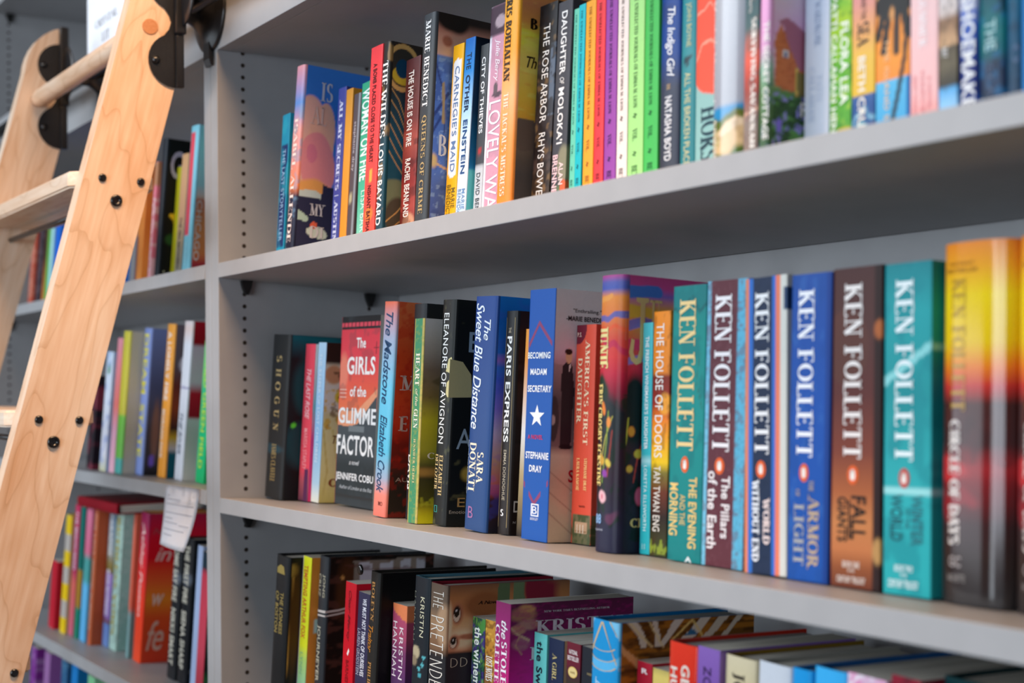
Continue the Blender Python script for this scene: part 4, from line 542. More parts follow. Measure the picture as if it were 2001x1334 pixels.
book('pb',(1.07528,0.06146,-0.00282),((1.00000,0.00000,-0.00311),(0.00016,0.99863,0.05234),(0.00310,-0.05234,0.99862)),(0.0433,0.1527,0.2385),'royal blue paperback with big white serif name and faded gold title','novels in the middle right row',S=[('g','1450a4',0,'1450a8',.5,'1c4c9c',1),('n',67,5,14,.6,'104894',.5),('n',68,6,18,.68,'3870b8',.3),('r',.9,1.1,0,1,'103c88')],T=[('d','KEN FOLLETT',.18,.6,0.95,0.4,'r','f4f4f8'),('h','O',.28,.5,0.322,0.377,'b','e8642c'),PENG(.39,0.34900000000000003,'e8642c'),('d','THE',.52,.64,.325,.29,'r','b0a088'),('d','ARMOR',.5,.78,.28,.04,'r','c0a888'),('d','OF',.2,.3,.295,.27,'r','a89c90'),('d','LIGHT',.16,.42,.25,.05,'r','a8a8a8')],q=2)
book('pb',(1.12068,0.06259,-0.00288),((0.99996,0.00000,-0.00939),(0.00049,0.99863,0.05233),(0.00938,-0.05234,0.99859)),(0.0493,0.1536,0.2400),'brown copper paperback with big white serif name and black title','novels in the middle right row',S=[('g','6c3420',0,'8c4c28',.06,'c07444',.12,'c47c48',.2,'a85c34',.3,'7c3c2c',.42,'5c2c28',.6,'54302c',.8,'4a2a28',1),('e',.3,.75,.45,.12,'5c342c',.1),('r',.87,1.1,0,1,'2a1614'),('e',.95,.8,.1,.03,'b06030',.4),('e',.95,.12,.1,.04,'b88c54',.4)],T=[('d','KEN FOLLETT',.24,.62,0.95,0.4,'r','f4ece8'),('h','O',.34,.56,0.322,0.377,'b','e8642c'),PENG(.45,0.34900000000000003,'e8642c'),('d','FALL',.42,.72,.285,.15,'b','1c1410'),('P','s',[(.36,.27),(.4,.27),(.4,.15),(.36,.15)],'1c1410',0),('d','GIANTS',.14,.34,.28,.14,'b','2c2018'),('h','BOOK ONE',.26,.6,.062,.082,'b','e8d8cc'),('h','OF THE',.36,.5,.048,.058,'b','e8d8cc'),('h','CENTURY TRILOGY',.14,.72,.015,.035,'b','e8d8cc')],q=2)
book('pb',(1.17129,0.06447,-0.00298),((0.99993,0.00000,-0.01216),(0.00064,0.99863,0.05233),(0.01214,-0.05234,0.99856)),(0.0440,0.1535,0.2398),'turquoise paperback with big white serif name and a pale diagonal beam','novels in the middle right row',S=[('g','24a4a8',0,'2cacb0',.3,'1c9498',.6,'20a0a4',.85,'108088',1),('n',69,4,10,.58,'148890',.6),('p',[(0,.625),(0,.655),(1,.76),(1,.73)],'8cd4d4'),('b',.3,.32,'9cdcdc',.006)],T=[('d','KEN FOLLETT',.24,.64,0.95,0.4,'r','f0f8f8'),('h','O',.34,.56,0.322,0.377,'b','c84438'),PENG(.45,0.34900000000000003,'c84438'),('d','WINTER',.6,.84,.3,.15,'b','2c6c74'),('d','OF THE',.48,.56,.26,.2,'b','2c6c74'),('d','WORLD',.16,.42,.3,.16,'b','1c5860'),('h','BOOK TWO',.26,.64,.07,.09,'b','e4f6f6'),('h','OF THE',.38,.52,.055,.065,'b','e4f6f6'),('h','CENTURY TRILOGY',.12,.76,.022,.045,'b','e4f6f6')],q=2.5)
book('hc',(1.21591,0.06551,-0.00303),((0.99999,0.00000,-0.00377),(0.00020,0.99863,0.05234),(0.00376,-0.05234,0.99862)),(0.0617,0.1654,0.2506),'fat glossy hardcover, yellow sky over dark stones, between turquoise and its twin','novels in the middle right row',S=[('g','2a2626',0,'322420',.12,'3c2020',.22,'7c1c20',.33,'9c2428',.37,'4a2424',.44,'4c2420',.55,'c8342c',.6,'ec7c1c',.65,'f0c40c',.72,'f4d014',.85,'f0a424',.93,'e8862c',1),('w',7,5,.04),('n',77,5,14,.64,'2c1c1c',.35,0,.55),('e',.15,.36,.3,.03,'c02c30',.4),('e',.3,.28,.3,.03,'8c1c24',.4)],
T=[('h','INSTANT',.18,.55,.935,.945,'s','8c5820'),('h','BESTSELLER',.14,.6,.915,.927,'s','8c5820'),('d','KEN FOLLETT',.22,.44,.9,.53,'r','b88c20'),('d','CIRCLE OF DAYS',.2,.38,.505,.16,'R','dcd0c8'),('h','GC',.22,.4,.1,.13,'b','a89c98'),('h','HACHETTE',.2,.46,.06,.08,'b','8c8480')],q=2.2,rd=.016,gl=.12)
book('hc',(1.27828,0.06628,-0.00299),((1.00000,0.00000,0.00151),(-0.00008,0.99863,0.05234),(-0.00151,-0.05234,0.99863)),(0.0556,0.1655,0.2507),'fat glossy hardcover, yellow sky over dark stones, last and cut by the edge of view','novels in the middle right row',S=[('g','2a2626',0,'322420',.12,'3c2020',.22,'7c1c20',.33,'9c2428',.37,'4a2424',.44,'4c2420',.55,'c8342c',.6,'ec7c1c',.65,'f0c40c',.72,'f4d014',.85,'f0a424',.93,'e8862c',1),('w',7,5,.04),('n',77,5,14,.64,'2c1c1c',.35,0,.55),('e',.15,.36,.3,.03,'c02c30',.4),('e',.3,.28,.3,.03,'8c1c24',.4)],
T=[('h','INSTANT',.18,.55,.935,.945,'s','8c5820'),('h','BESTSELLER',.14,.6,.915,.927,'s','8c5820'),('d','KEN FOLLETT',.22,.44,.9,.53,'r','b88c20'),('d','CIRCLE OF DAYS',.2,.38,.505,.16,'R','dcd0c8'),('h','GC',.22,.4,.1,.13,'b','a89c98'),('h','HACHETTE',.2,.46,.06,.08,'b','8c8480')],q=2.2,rd=.016,gl=.12)
book('hc',(0.11198,0.03012,-0.30337),((0.99829,0.00000,0.05846),(-0.00245,0.99912,0.04180),(-0.05841,-0.04188,0.99741)),(0.0426,0.1545,0.2340),'black hardcover with gold emblem and gold capitals, first on the bottom shelf','novels in the bottom right row',S=['1c1e20'],F=['121214',('e',.04,.9,.05,.05,'7c6430',.5),('l',[(.05,.85),(.04,.5),(.02,0)],.002,'9c7438'),('e',.08,.5,.05,.4,'3a2414',.5)],T=[('P','s',[(.15,.86),(.15,.9),(.4,.93),(.65,.92),(.75,.86)],'a08a48',0),('d','THE LIONESS',.5,.75,.72,.4,'b','98854c'),('d','OF BOSTON',.15,.4,.72,.4,'b','98854c'),('e3','',0,0,0,0,'','')],q=3,fv=40,vs=('t',0.731))
book('pb',(0.15524,0.04951,-0.30510),((0.99818,0.00000,0.06023),(-0.00252,0.99912,0.04180),(-0.06017,-0.04188,0.99731)),(0.0261,0.1512,0.2362),'acid yellow paperback with an orange front, between two black spines','novels in the bottom right row',S=[('g','8cc098',0,'a8cc6c',.2,'d8dc28',.3,'e2e224',1),('r',-.1,.08,0,1,'b8a0b8')],F=[('g','d4702c',0,'d8742c',1),('r',.05,.3,.42,.52,'9cc0ac')],T=[('d','TEMPTING ARTHUR FOX',.25,.7,.93,.36,'b','cc6430'),('d','LYNN',.3,.6,.25,.08,'s','7cb088')],q=3,fv=30,pg='d2c8b4',vs=('t',0.708))
book('hc',(0.18471,0.06001,-0.30586),((0.99881,0.00000,0.04885),(-0.00205,0.99912,0.04183),(-0.04881,-0.04188,0.99793)),(0.0256,0.1577,0.2389),'dark grey hardcover, white curved lines and pale arches on its front','novels in the bottom right row',S=['33363a'],F=['16120f',('w',3,4,.02),('e',.2,.75,.12,.25,'3c2414',.5),('r',.25,.9,.8,.98,'6a6258'),('r',.3,.42,.78,.96,'9a9ca4'),('r',.48,.6,.84,.96,'94989f'),('r',.66,.76,.84,.96,'94989f'),('r',.82,.9,.84,.96,'8c9096'),('e',.14,.85,.02,.015,'a87840',.4),('n',78,8,24,.62,'4a2c24',.6)],T=[('P','s',[(0,.555),(1,.565),(1,.585),(0,.573)],'d0c4bc',0),('P','s',[(0,.525),(1,.535),(1,.548),(0,.54)],'d0c4bc',0),('P','f',[(0,.565),(.12,.575),(.25,.6),(.25,.615),(.12,.592),(0,.583)],'d0c4bc',0),('P','f',[(0,.535),(.12,.548),(.25,.57),(.25,.585),(.12,.563),(0,.548)],'d0c4bc',0),('d','JONG',.55,.85,.86,.68,'b','b0a890'),('d','CRUZ',.1,.4,.86,.68,'b','b0a890'),('d','JOURNEYER',.15,.6,.46,.02,'b','bcb6a0')],q=2.2,fv=150,vs=('t',0.694))
book('pb',(0.32780,0.03007,-0.30464),((0.99911,0.00000,0.04230),(-0.00177,0.99912,0.04184),(-0.04226,-0.04188,0.99823)),(0.0287,0.1419,0.2218),'scarlet paperback with red on red script and a small white leaf mark','novels in the bottom right row',S=['c80f22'],F=['c21022'],T=[('d','Clear Mercy',.3,.6,.92,.42,'i','7c0c18'),('e2','',0,0,0,0,'',''),('P','s',[(.4,.3),(.55,.36),(.62,.33),(.5,.28)],'f0e4e0',0),('d','BARNES',.35,.62,.24,.02,'b','8c1018')],vs=('t',0.551))
book('pb',(0.35717,0.03259,-0.30460),((0.99892,0.00000,0.04640),(-0.00194,0.99912,0.04183),(-0.04636,-0.04188,0.99805)),(0.0295,0.1362,0.2128),'slate purple paperback with white bold capitals, right of the scarlet one','novels in the bottom right row',S=['34304c'],T=[('d','WE MUST NOT THINK OF OURSELVES',.45,.78,.94,.1,'b','e4e2ea'),('d','LAUREN GRODSTEIN',.1,.36,.6,.1,'s','b0acbc')],vs=('t',0.511))
book('hc',(0.38763,0.03007,-0.30454),((0.99847,0.00000,0.05533),(-0.00232,0.99912,0.04181),(-0.05528,-0.04188,0.99759)),(0.0238,0.1590,0.2409),'black hardcover with copper capitals and copper script down its spine','novels in the bottom right row',S=['2a2826'],F=['100f10'],T=[('d','BOLEYN',.3,.62,.91,.56,'r','b8844c'),('d','Traitor',.1,.62,.52,.28,'i','c47c2c'),('d','PHILIPPA',.3,.62,.2,-.1,'r','b8844c'),('H','P',.42,.5,.8,.91,'r','c4832c')],fv=90,q=4,vs=('t',0.544))
book('pb',(0.41969,0.04919,-0.30604),((0.99983,0.00000,0.01821),(-0.00076,0.99912,0.04187),(-0.01819,-0.04188,0.99896)),(0.0340,0.1318,0.2059),'pink and peach paperback with two columns of white spaced capitals','novels in the bottom right row',S=[('g','5a3468',0,'7c3c64',.4,'b04c68',.6,'b84c6c',1),('w',5,4,.06),('e',.75,1.0,.75,.2,'e88454',.02),('b',-.2,.1,'5c3860',.1)],T=[('d','KRISTIN',.55,.82,.72,.08,'s','f6e4e4'),('d','HANNAH',.1,.38,.78,.1,'s','f6e4e4')],q=2,h=.2,vs=('t',0.450))
book('hc',(0.49862,0.03007,-0.30463),((0.99938,0.00000,0.03524),(-0.00148,0.99912,0.04185),(-0.03521,-0.04188,0.99850)),(0.0349,0.1627,0.2466),'blue black hardcover with spaced cream capitals and a pale bird with blue leaves','novels in the bottom right row',S=['20262c',('e',.3,.3,.25,.06,'b8a888',.3),('e',.2,.22,.2,.05,'8c7c64',.4),('e',.75,.2,.09,.02,'5cb4bc',.2),('e',.55,.16,.09,.02,'5cb4bc',.2),('e',.8,.27,.08,.02,'5cb4bc',.2),('e',.6,.1,.09,.02,'4ca4b0',.2)],rim='4c7c90',F=['0f1214'],T=[('d','KRISTIN',.5,.75,.82,.45,'s','d4ccac'),('d','HANNAH',.0,.2,.86,.4,'s','6c6c60')],q=2.2,vs=('t',0.480))
book('hc',(0.53768,0.03005,-0.30511),((0.99978,0.00000,0.02075),(-0.00087,0.99912,0.04187),(-0.02073,-0.04188,0.99891)),(0.0362,0.1608,0.2436),'hardcover showing a close child face with two dark eyes and a deep red head edge','novels in the bottom right row',S=[('g','2c2c30',0,'2c2a2c',.3,'7c5c44',.36,'8a6448',.5,'a07c5c',.62,'6c5848',.75,'5c4c40',1),('e',.9,.6,.4,.2,'b08c6c',.4)],rim='8c1c30',pg='b4b0a4',
F=[('g','1f1b1c',0,'241e1e',.26,'1c1a1e',.33,'9a6244',.36,'b87c58',.5,'c08a64',.6,'a87048',.75,'96643c',.88,'6c4a34',1),('w',5,3,.015),('e',.12,.48,.12,.1,'d0a080',.6),('e',.30,.8,.16,.12,'7c4c2c',.5),('e',.2,.5,.1,.03,'8c543c',.6),('e',.088,.73,.046,.10,'8c5840',.5),('e',.084,.73,.032,.08,'4a2c22',.2),('e',.083,.725,.027,.07,'c4a490',.15),('e',.081,.75,.023,.05,'1c1614',.1),('e',.078,.765,.006,.01,'d0ccc8',.2),('e',.078,.45,.042,.075,'8c5840',.5),('e',.076,.45,.028,.06,'4a2c22',.2),('e',.075,.447,.024,.052,'c0a08c',.15),('e',.074,.465,.02,.037,'1c1614',.1),('e',.071,.475,.005,.008,'ccc8c4',.2),('e',.02,.62,.03,.2,'d8ac8c',.6),('b',-.1,.31,'221e24',.05),('r',.4,.5,.7,1,'4c5c40'),('r',.53,.62,.7,1,'58694a'),('e',.75,.9,.13,.2,'6c1c2c',.2)],
T=[('d','THE',.25,.85,.93,.76,'n','ece4d8'),('d','PRETENDER',.15,.9,.68,-.1,'n','ece4d8'),('H','A Novel',.25,.42,.8,.835,'i','1c1412'),('H','DD',.05,.18,.2,.29,'n','c8bca8')],q=1.2,fv=110,vs=('t',0.447))
book('pb',(0.57445,0.06314,-0.30660),((0.99968,0.00000,0.02525),(-0.00106,0.99912,0.04186),(-0.02523,-0.04188,0.99880)),(0.0256,0.1341,0.2095),'purple and green grape pattern paperback with white lowercase title','novels in the bottom right row',S=['2c5a3c',('w',5,5,.08),('n',83,5,12,.5,'46307c',.9),('n',84,7,18,.6,'6c9c3c',.7),('n',85,9,24,.64,'241c44',.8),('e',.85,.9,.3,.08,'4c8c44',.3)],T=[('d','the winemaker',.22,.76,.86,-.4,'R','eef4e8')],q=1.6,h=.2,vs=('t',0.340))
book('pb',(0.60437,0.06312,-0.30698),((0.99997,0.00000,0.00766),(-0.00032,0.99912,0.04187),(-0.00765,-0.04188,0.99909)),(0.0340,0.1345,0.2101),'gold painted paperback with white small capitals, squeezed left of the magenta one','novels in the bottom right row',S=[('g','8c5c34',0,'a8682c',.4,'c08430',.6,'c8923c',1),('n',86,5,24,.56,'7c5020',.8),('n',87,6,30,.64,'e8b84c',.7)],T=[('d','LOST NOTES',.1,.5,.44,.05,'R','f0e8dc'),('d','THE BOOK OF',.6,.85,.44,.1,'R','e8dcc8')],q=1.6,h=.2,vs=('t',0.319))
book('pb',(0.67418,0.03004,-0.30536),((0.99984,0.00000,0.01808),(-0.00076,0.99912,0.04187),(-0.01806,-0.04188,0.99896)),(0.0275,0.1534,0.2398),'magenta paperback with brown leaf sprays, white serif spine words, big pale capitals in front','novels in the bottom right row',S=[('g','c01c78',0,'b0206c',.4,'98246c',.7,'802058',1)],F=[('g','c01874',0,'9c1460',.3,'7c1450',.5,'5c1840',.75,'4a1a34',1),('w',4,6,.02),('e',.1,.86,.09,.08,'8c5c48',.5),('e',.13,.93,.06,.05,'a8744c',.4),('e',.14,.74,.08,.06,'94645c',.4),('e',.06,.68,.05,.06,'9c6454',.4),('e',.1,.5,.07,.08,'8c4c5c',.4),('l',[(.0,.72),(.06,.62),(.16,.54)],.0022,'b08068'),('l',[(.08,.6),(.06,.48),(.1,.38)],.0018,'a06c5c'),('n',88,26,40,.6,'8a1858',.35)],
T=[('d','the',.45,.85,.78,.56,'i','f4ecf0'),('d','STOLEN',.48,.86,.53,-.12,'r','f6eef2'),('d','COLETTE',.06,.36,.72,.02,'r','f0e4ea'),('H','NEW YORK TIMES BESTSELLING AUTHOR',.26,.8,.875,.9,'r','d8ccd0'),('H','KRISTINA',.2,1.05,.62,.79,'r','e4d4dc'),('H','HARMEL',.16,.8,.3,.47,'r','e4d4dc')],q=1.4,fv=140,vs=('t',0.342))
book('pb',(0.70224,0.05882,-0.30664),((0.99982,0.00000,0.01886),(-0.00079,0.99912,0.04187),(-0.01885,-0.04188,0.99895)),(0.0227,0.1350,0.2109),'aqua paperback with dark bold serif lettering','novels in the bottom right row',S=['6ccac4',('b',.965,1,'5ab8b4',.01)],T=[('d','the Sweet Life',.25,.72,.84,-.9,'R','23303c')],h=.2,vs=('t',0.241))
book('pb',(0.72694,0.05883,-0.30639),((0.99966,0.00000,0.02618),(-0.00110,0.99912,0.04186),(-0.02615,-0.04188,0.99878)),(0.0258,0.1338,0.2091),'navy paperback with small spaced gold capitals, right of the aqua one','novels in the bottom right row',S=['232d48'],F=['b08c6c'],T=[('d','A GIRL DURING THE WAR',.3,.6,.68,-1.5,'r','c8b478')],h=.2,vs=('t',0.214))
book('pb',(0.75802,0.05883,-0.30647),((0.99966,0.00000,0.02618),(-0.00110,0.99912,0.04186),(-0.02615,-0.04188,0.99878)),(0.0227,0.1342,0.2097),'maroon topped dark paperback with a round gold seal','novels in the bottom right row',S=[('g','2c2824',-1,'3a3228',0,'4c2430',.3,'6c1c2c',.5,'6c1c2c',1)],T=[('h','NATIONAL',.2,.82,.72,.83,'b','f0dcd8'),('h','BESTSELLER',.1,.92,.57,.68,'b','f0dcd8'),DISC(.5,.3,.34,.135,'e0b860'),DISC(.5,.3,.29,.115,'ecd08c'),('h','A NOVEL',.32,.68,.27,.32,'s','8c6c30')],h=.19,q=3,vs=('t',0.192))
book('pb',(0.78322,0.05884,-0.30618),((0.99966,0.00000,0.02618),(-0.00110,0.99912,0.04186),(-0.02615,-0.04188,0.99878)),(0.0340,0.1335,0.2086),'dark navy paperback with tiny gold words, tucked left of the bright blue one','novels in the bottom right row',S=['22262e'],T=[('h','THE',.5,.75,.4,.46,'s','b09c6c'),('h','HISTORY',.3,.9,.26,.33,'s','b09c6c')],h=.19,vs=('t',0.168))
book('hc',(0.83766,0.03005,-0.30504),((0.99979,0.00000,0.02042),(-0.00086,0.99912,0.04187),(-0.02041,-0.04188,0.99891)),(0.0402,0.1613,0.2444),'sky blue hardcover with gold arcs and triangles, brown and silver rays on its front','novels in the bottom right row',S=['1c94d0',('e',.47,.36,.52,.125,'5cb8e8',.01),('b',.36,.6,'5cb8e8'),('e',.47,.5,.52,.125,'1c94d0',.01),('b',.5,1.1,'1c94d0'),('p',[(.66,1.02),(1,1.02),(1,.74)],'7cc4e8'),('p',[(0,1.02),(.14,1.02),(0,.85)],'7cc4e8')],rim='1474b0',pg='a8a8a0',
F=['5c3c18',('w',4,5,.02),('n',93,6,10,.55,'8c5a1c',.8),('n',94,9,16,.62,'3a2410',.8),('p',[(0,.62),(.0,.74),(.22,.3),(.16,.25)],'c08858'),('p',[(.28,.6),(.34,.6),(.48,1.02),(.42,1.02)],'b4ac9c'),('p',[(.42,.6),(.5,.6),(.66,1.02),(.58,1.02)],'b0a898'),('p',[(.56,.6),(.62,.6),(.8,1.02),(.72,1.02)],'a8a090'),('p',[(.7,.6),(.74,.6),(.92,1.02),(.86,1.02)],'a8a090'),('p',[(.06,1.02),(.12,1.02),(.22,.6),(.18,.6)],'c0b49c'),('p',[(.22,1.02),(.26,1.02),(.32,.6),(.28,.6)],'b8ac98'),('l',[(.08,1),(.14,.8),(.26,.6)],.0016,'d8b078'),('l',[(.2,1),(.24,.85),(.34,.6)],.0016,'d8b078'),('l',[(.4,.7),(.52,.97),(.6,.72)],.0016,'d8a860'),('p',[(.48,.75),(.52,.86),(.56,.75)],'2c5c7c')],
T=[ARC(.46,.65,.5,.12,205,335,'d8b888'),ARC(.47,.5,.5,.125,200,340,'d8b888'),ARC(.47,.36,.5,.125,200,340,'d8b888'),('P','s',[(.38,.97),(.44,.97),(.06,.5),(.02,.52)],'d8b888',1),('P','s',[(.40,.97),(.46,.97),(1,.28),(1,.33)],'d8b888',1),('P','s',[(.68,1),(.73,1),(1,.72),(1,.76)],'d8b888',1),('d','ATLAS',.22,.72,.12,-1.0,'r','c4e4f4')],q=1.6,fv=150,vs=('t',0.242))
book('pb',(0.87849,0.05110,-0.30618),((0.99966,0.00000,0.02618),(-0.00110,0.99912,0.04186),(-0.02615,-0.04188,0.99878)),(0.0214,0.1349,0.2107),'small crimson paperback with a white stamp emblem, below its taller neighbours','novels in the bottom right row',S=['a81c30'],T=[('h','R',.35,.75,.5,.72,'b','f0e4e4')],h=.16,vs=('t',0.096))
book('pb',(0.90105,0.05111,-0.30585),((0.99966,0.00000,0.02618),(-0.00110,0.99912,0.04186),(-0.02615,-0.04188,0.99878)),(0.0340,0.1328,0.2075),'small pale yellow paperback left of the glossy orange red hardcover','novels in the bottom right row',S=['dcc468',('b',.93,1,'8c8450',.02)],h=.155,vs=('t',0.066))
book('hc',(0.94688,0.03006,-0.30488),((0.99966,0.00000,0.02618),(-0.00110,0.99912,0.04186),(-0.02615,-0.04188,0.99878)),(0.0374,0.1581,0.2395),'glossy orange red hardcover with two columns of cream capitals','novels in the bottom right row',S=[('g','dc3424',0,'e83c28',1)],rim='c83020',pg='a8a49c',T=[('d','GEORGIA',.5,.78,.52,-1.3,'b','f0e6d8'),('d','HUNTER',.12,.36,.42,-1.2,'b','f0e6d8')],gl=.14,h=.205,vs=('t',0.150))
book('pb',(0.98551,0.03005,-0.30514),((0.99966,0.00000,0.02618),(-0.00110,0.99912,0.04186),(-0.02615,-0.04188,0.99878)),(0.0274,0.1542,0.2410),'lavender purple paperback with dark capitals, right of the orange red one','novels in the bottom right row',S=[('g','8058a8',0,'8a64b4',1)],T=[('d','ZORA BOOKS',.3,.64,.5,-2.0,'s','2c1c40')],gl=.2,h=.2,vs=('t',0.128))
book('hc',(1.01349,0.03410,-0.30507),((0.99966,0.00000,0.02618),(-0.00110,0.99912,0.04186),(-0.02615,-0.04188,0.99878)),(0.0365,0.1572,0.2382),'beige hardcover with large dark serif letters','novels in the bottom right row',S=[('g','d4c49c',0,'d8caa8',1)],rim='8a6c20',T=[('d','JONES',.3,.7,.45,-1.6,'r','3a3028')],h=.2,vs=('t',0.100))
book('hc',(1.05268,0.03410,-0.30507),((0.99966,0.00000,0.02618),(-0.00110,0.99912,0.04186),(-0.02615,-0.04188,0.99878)),(0.0364,0.1579,0.2392),'plain white hardcover between beige and blue books','novels in the bottom right row',S=['d0d4dc'],rim='a8a49a',h=.2,vs=('t',0.077))
book('hc',(1.09058,0.03408,-0.30547),((0.99966,0.00000,0.02618),(-0.00110,0.99912,0.04186),(-0.02615,-0.04188,0.99878)),(0.0212,0.1585,0.2401),'azure blue hardcover, left one of two blue neighbours','novels in the bottom right row',S=['1c98dc'],rim='146cac',h=.195,vs=('t',0.052))
book('hc',(1.11375,0.03409,-0.30517),((0.99966,0.00000,0.02618),(-0.00110,0.99912,0.04186),(-0.02615,-0.04188,0.99878)),(0.0327,0.1614,0.2446),'light blue hardcover, right one of two blue neighbours','novels in the bottom right row',S=['3cb0ec'],rim='1c5c9c',h=.2,vs=('t',0.054))
book('pb',(1.14819,0.03410,-0.30506),((0.99966,0.00000,0.02618),(-0.00110,0.99912,0.04186),(-0.02615,-0.04188,0.99878)),(0.0371,0.1570,0.2453),'white and pink flowered paperback beside the light blue hardcover','novels in the bottom right row',S=['e0b8d0',('n',96,6,20,.55,'e87cb4',.8),('n',97,7,24,.62,'f4f0f4',.8)],q=2.5,h=.195,vs=('t',0.034))
book('pb',(1.18592,0.03852,-0.30551),((0.99966,0.00000,0.02618),(-0.00110,0.99912,0.04186),(-0.02615,-0.04188,0.99878)),(0.0268,0.1598,0.2496),'dark red paperback at the bottom edge of view','novels in the bottom right row',S=['8c1c30',('n',98,5,14,.6,'2c1420',.7)],h=.2,vs=('t',0.026))
book('hc',(1.21332,0.05928,-0.30574),((0.99966,0.00000,0.02618),(-0.00110,0.99912,0.04186),(-0.02615,-0.04188,0.99878)),(0.0511,0.1657,0.2511),'dark teal hardcover at the bottom right corner of view','novels in the bottom right row',S=['10383c'],rim='0c3034',h=.205,vs=('t',0.022))
book('pb',(-1.16353,0.03513,0.32641),((0.99873,0.00000,0.05042),(-0.00317,0.99803,0.06271),(-0.05032,-0.06279,0.99676)),(0.0340,0.1280,0.2000),'brick red paperback seen between the ladder rails, leftmost on its shelf','novels in the upper left row',S=['b8503c',('n',1,4,30,.6,'e0a088',.4)],T=[('d','RED ROOM STORIES',.3,.7,.9,.1,'b','e0a48c')])
book('pb',(-1.10518,0.03513,0.32640),((0.99874,0.00000,0.05028),(-0.00316,0.99803,0.06271),(-0.05018,-0.06279,0.99676)),(0.0340,0.1280,0.2000),'dark plum paperback seen between the ladder rails','novels in the upper left row',S=['3c3038',('n',2,3,30,.6,'6c5860',.5)])
book('pb',(-1.05595,0.03508,0.32553),((0.99874,0.00000,0.05021),(-0.00315,0.99803,0.06271),(-0.05012,-0.06279,0.99677)),(0.0165,0.1280,0.2000),'narrow amber brown paperback between plum and green spines','novels in the upper left row',S=[('g','c87838',0,'a05c2c',.3,'4c3020',.5,'503828',1)])
book('pb',(-1.03569,0.03509,0.32569),((0.99875,0.00000,0.05004),(-0.00314,0.99803,0.06271),(-0.04994,-0.06279,0.99678)),(0.0198,0.1280,0.2000),'thin green paperback seen between the ladder rails','novels in the upper left row',S=['64a84c'])
book('pb',(-1.01240,0.03509,0.32569),((0.99875,0.00000,0.05003),(-0.00314,0.99803,0.06271),(-0.04993,-0.06279,0.99678)),(0.0198,0.1280,0.2000),'thin pale aqua paperback next to the saturated blue book','novels in the upper left row',S=['a8dce0'])
book('hc',(-0.98403,0.03513,0.32640),((0.99874,0.00000,0.05022),(-0.00315,0.99803,0.06271),(-0.05012,-0.06279,0.99677)),(0.0340,0.1452,0.2200),'saturated blue hardcover glimpsed behind the near ladder rail','novels in the upper left row',S=['0a62d0'],F=['0a62d0'])
book('pb',(-0.45696,0.03513,0.32642),((0.99871,0.00000,0.05075),(-0.00319,0.99803,0.06271),(-0.05065,-0.06279,0.99674)),(0.0340,0.1280,0.2000),'orange paperback right of the near ladder rail, mostly hidden by it','novels in the upper left row',S=[('g','e09448',0,'dc8840',.6,'c87848',1),('r',0,.2,0,.4,'6c4454')])
book('pb',(-0.38645,0.03507,0.32539),((0.99867,0.00000,0.05151),(-0.00323,0.99803,0.06271),(-0.05141,-0.06279,0.99670)),(0.0135,0.1280,0.2000),'pink and white paperback beside the near ladder rail','novels in the upper left row',S=['d8788c',('n',4,3,30,.55,'e8c8d0',.7),('b',.8,1,'b08060',.02)],T=[('d','PRINCESS RED',.3,.8,.7,.1,'b','f0d8dc')],q=3)
book('hc',(-0.35672,0.03509,0.32567),((0.99864,0.00000,0.05213),(-0.00327,0.99803,0.06271),(-0.05203,-0.06279,0.99667)),(0.0187,0.1537,0.2328),'black hardcover with large grey letters and a yellow patch on its front','novels in the upper left row',S=['1f2630'],F=['0d0e0e',('p',[(.07,.47),(.22,.5),(.22,.36),(.17,.4)],'c89820'),('e',.14,.3,.08,.04,'1c3c1c',.4)],T=[('H','G',.06,.21,.72,.92,'b','a8a4b8'),('H','o',.215,.3,.74,.86,'b','a8a4b8'),('H','in',.06,.15,.0,.08,'r','b8b8a0')],q=2.5,fv=50)
book('pb',(-0.33696,0.05575,0.32438),((0.99876,0.00000,0.04980),(-0.00313,0.99803,0.06271),(-0.04970,-0.06279,0.99679)),(0.0197,0.1193,0.1864),'thin olive yellow paperback right of the black hardcover','novels in the upper left row',S=['a8a418'])
book('pb',(-0.31664,0.05578,0.32484),((0.99876,0.00000,0.04978),(-0.00313,0.99803,0.06271),(-0.04969,-0.06279,0.99679)),(0.0291,0.1308,0.2044),'tan paperback with small dark lettering, left of the cyan spine','novels in the upper left row',S=[('g','8c8c84',0,'9c8c74',.3,'c09878',.5,'c89c70',1)],T=[('d','THE SEA BETWEEN',.3,.7,.5,.1,'b','4c4438')])
book('hc',(-0.22676,0.03513,0.32640),((0.99874,0.00000,0.05018),(-0.00315,0.99803,0.06271),(-0.05008,-0.06279,0.99677)),(0.0340,0.1531,0.2320),'cyan hardcover with a long red spine panel, next to the upright','novels in the upper left row',S=['7cc4d8',('r',.1,.72,.27,.95,'d84a5c')],F=[('g','6c2030',0,'8c2c34',.08,'c86c3c',.15,'c87848',.35,'a8644c',.5,'b0a8a0',.53,'7cb4c8',.6,'6cc0d8',.85,'6cb4cc',1)],T=[('d','SUNNY',.3,.62,.22,.06,'s','a8dcec'),('D','BRITTANY',.12,.2,.95,.5,'b','9cacb8'),('D','CHICAGO',.04,.1,.5,.1,'b','ece0d8')],q=3,fv=30)
book('pb',(-0.72185,0.03015,0.00809),((0.99848,0.00000,0.05510),(-0.00346,0.99803,0.06270),(-0.05499,-0.06279,0.99651)),(0.0360,0.1095,0.1711),'dark paperback with red figures, half behind the near ladder rail','novels in the middle left row',S=['241a24',('n',7,4,12,.55,'8c3448',.7)],q=4)
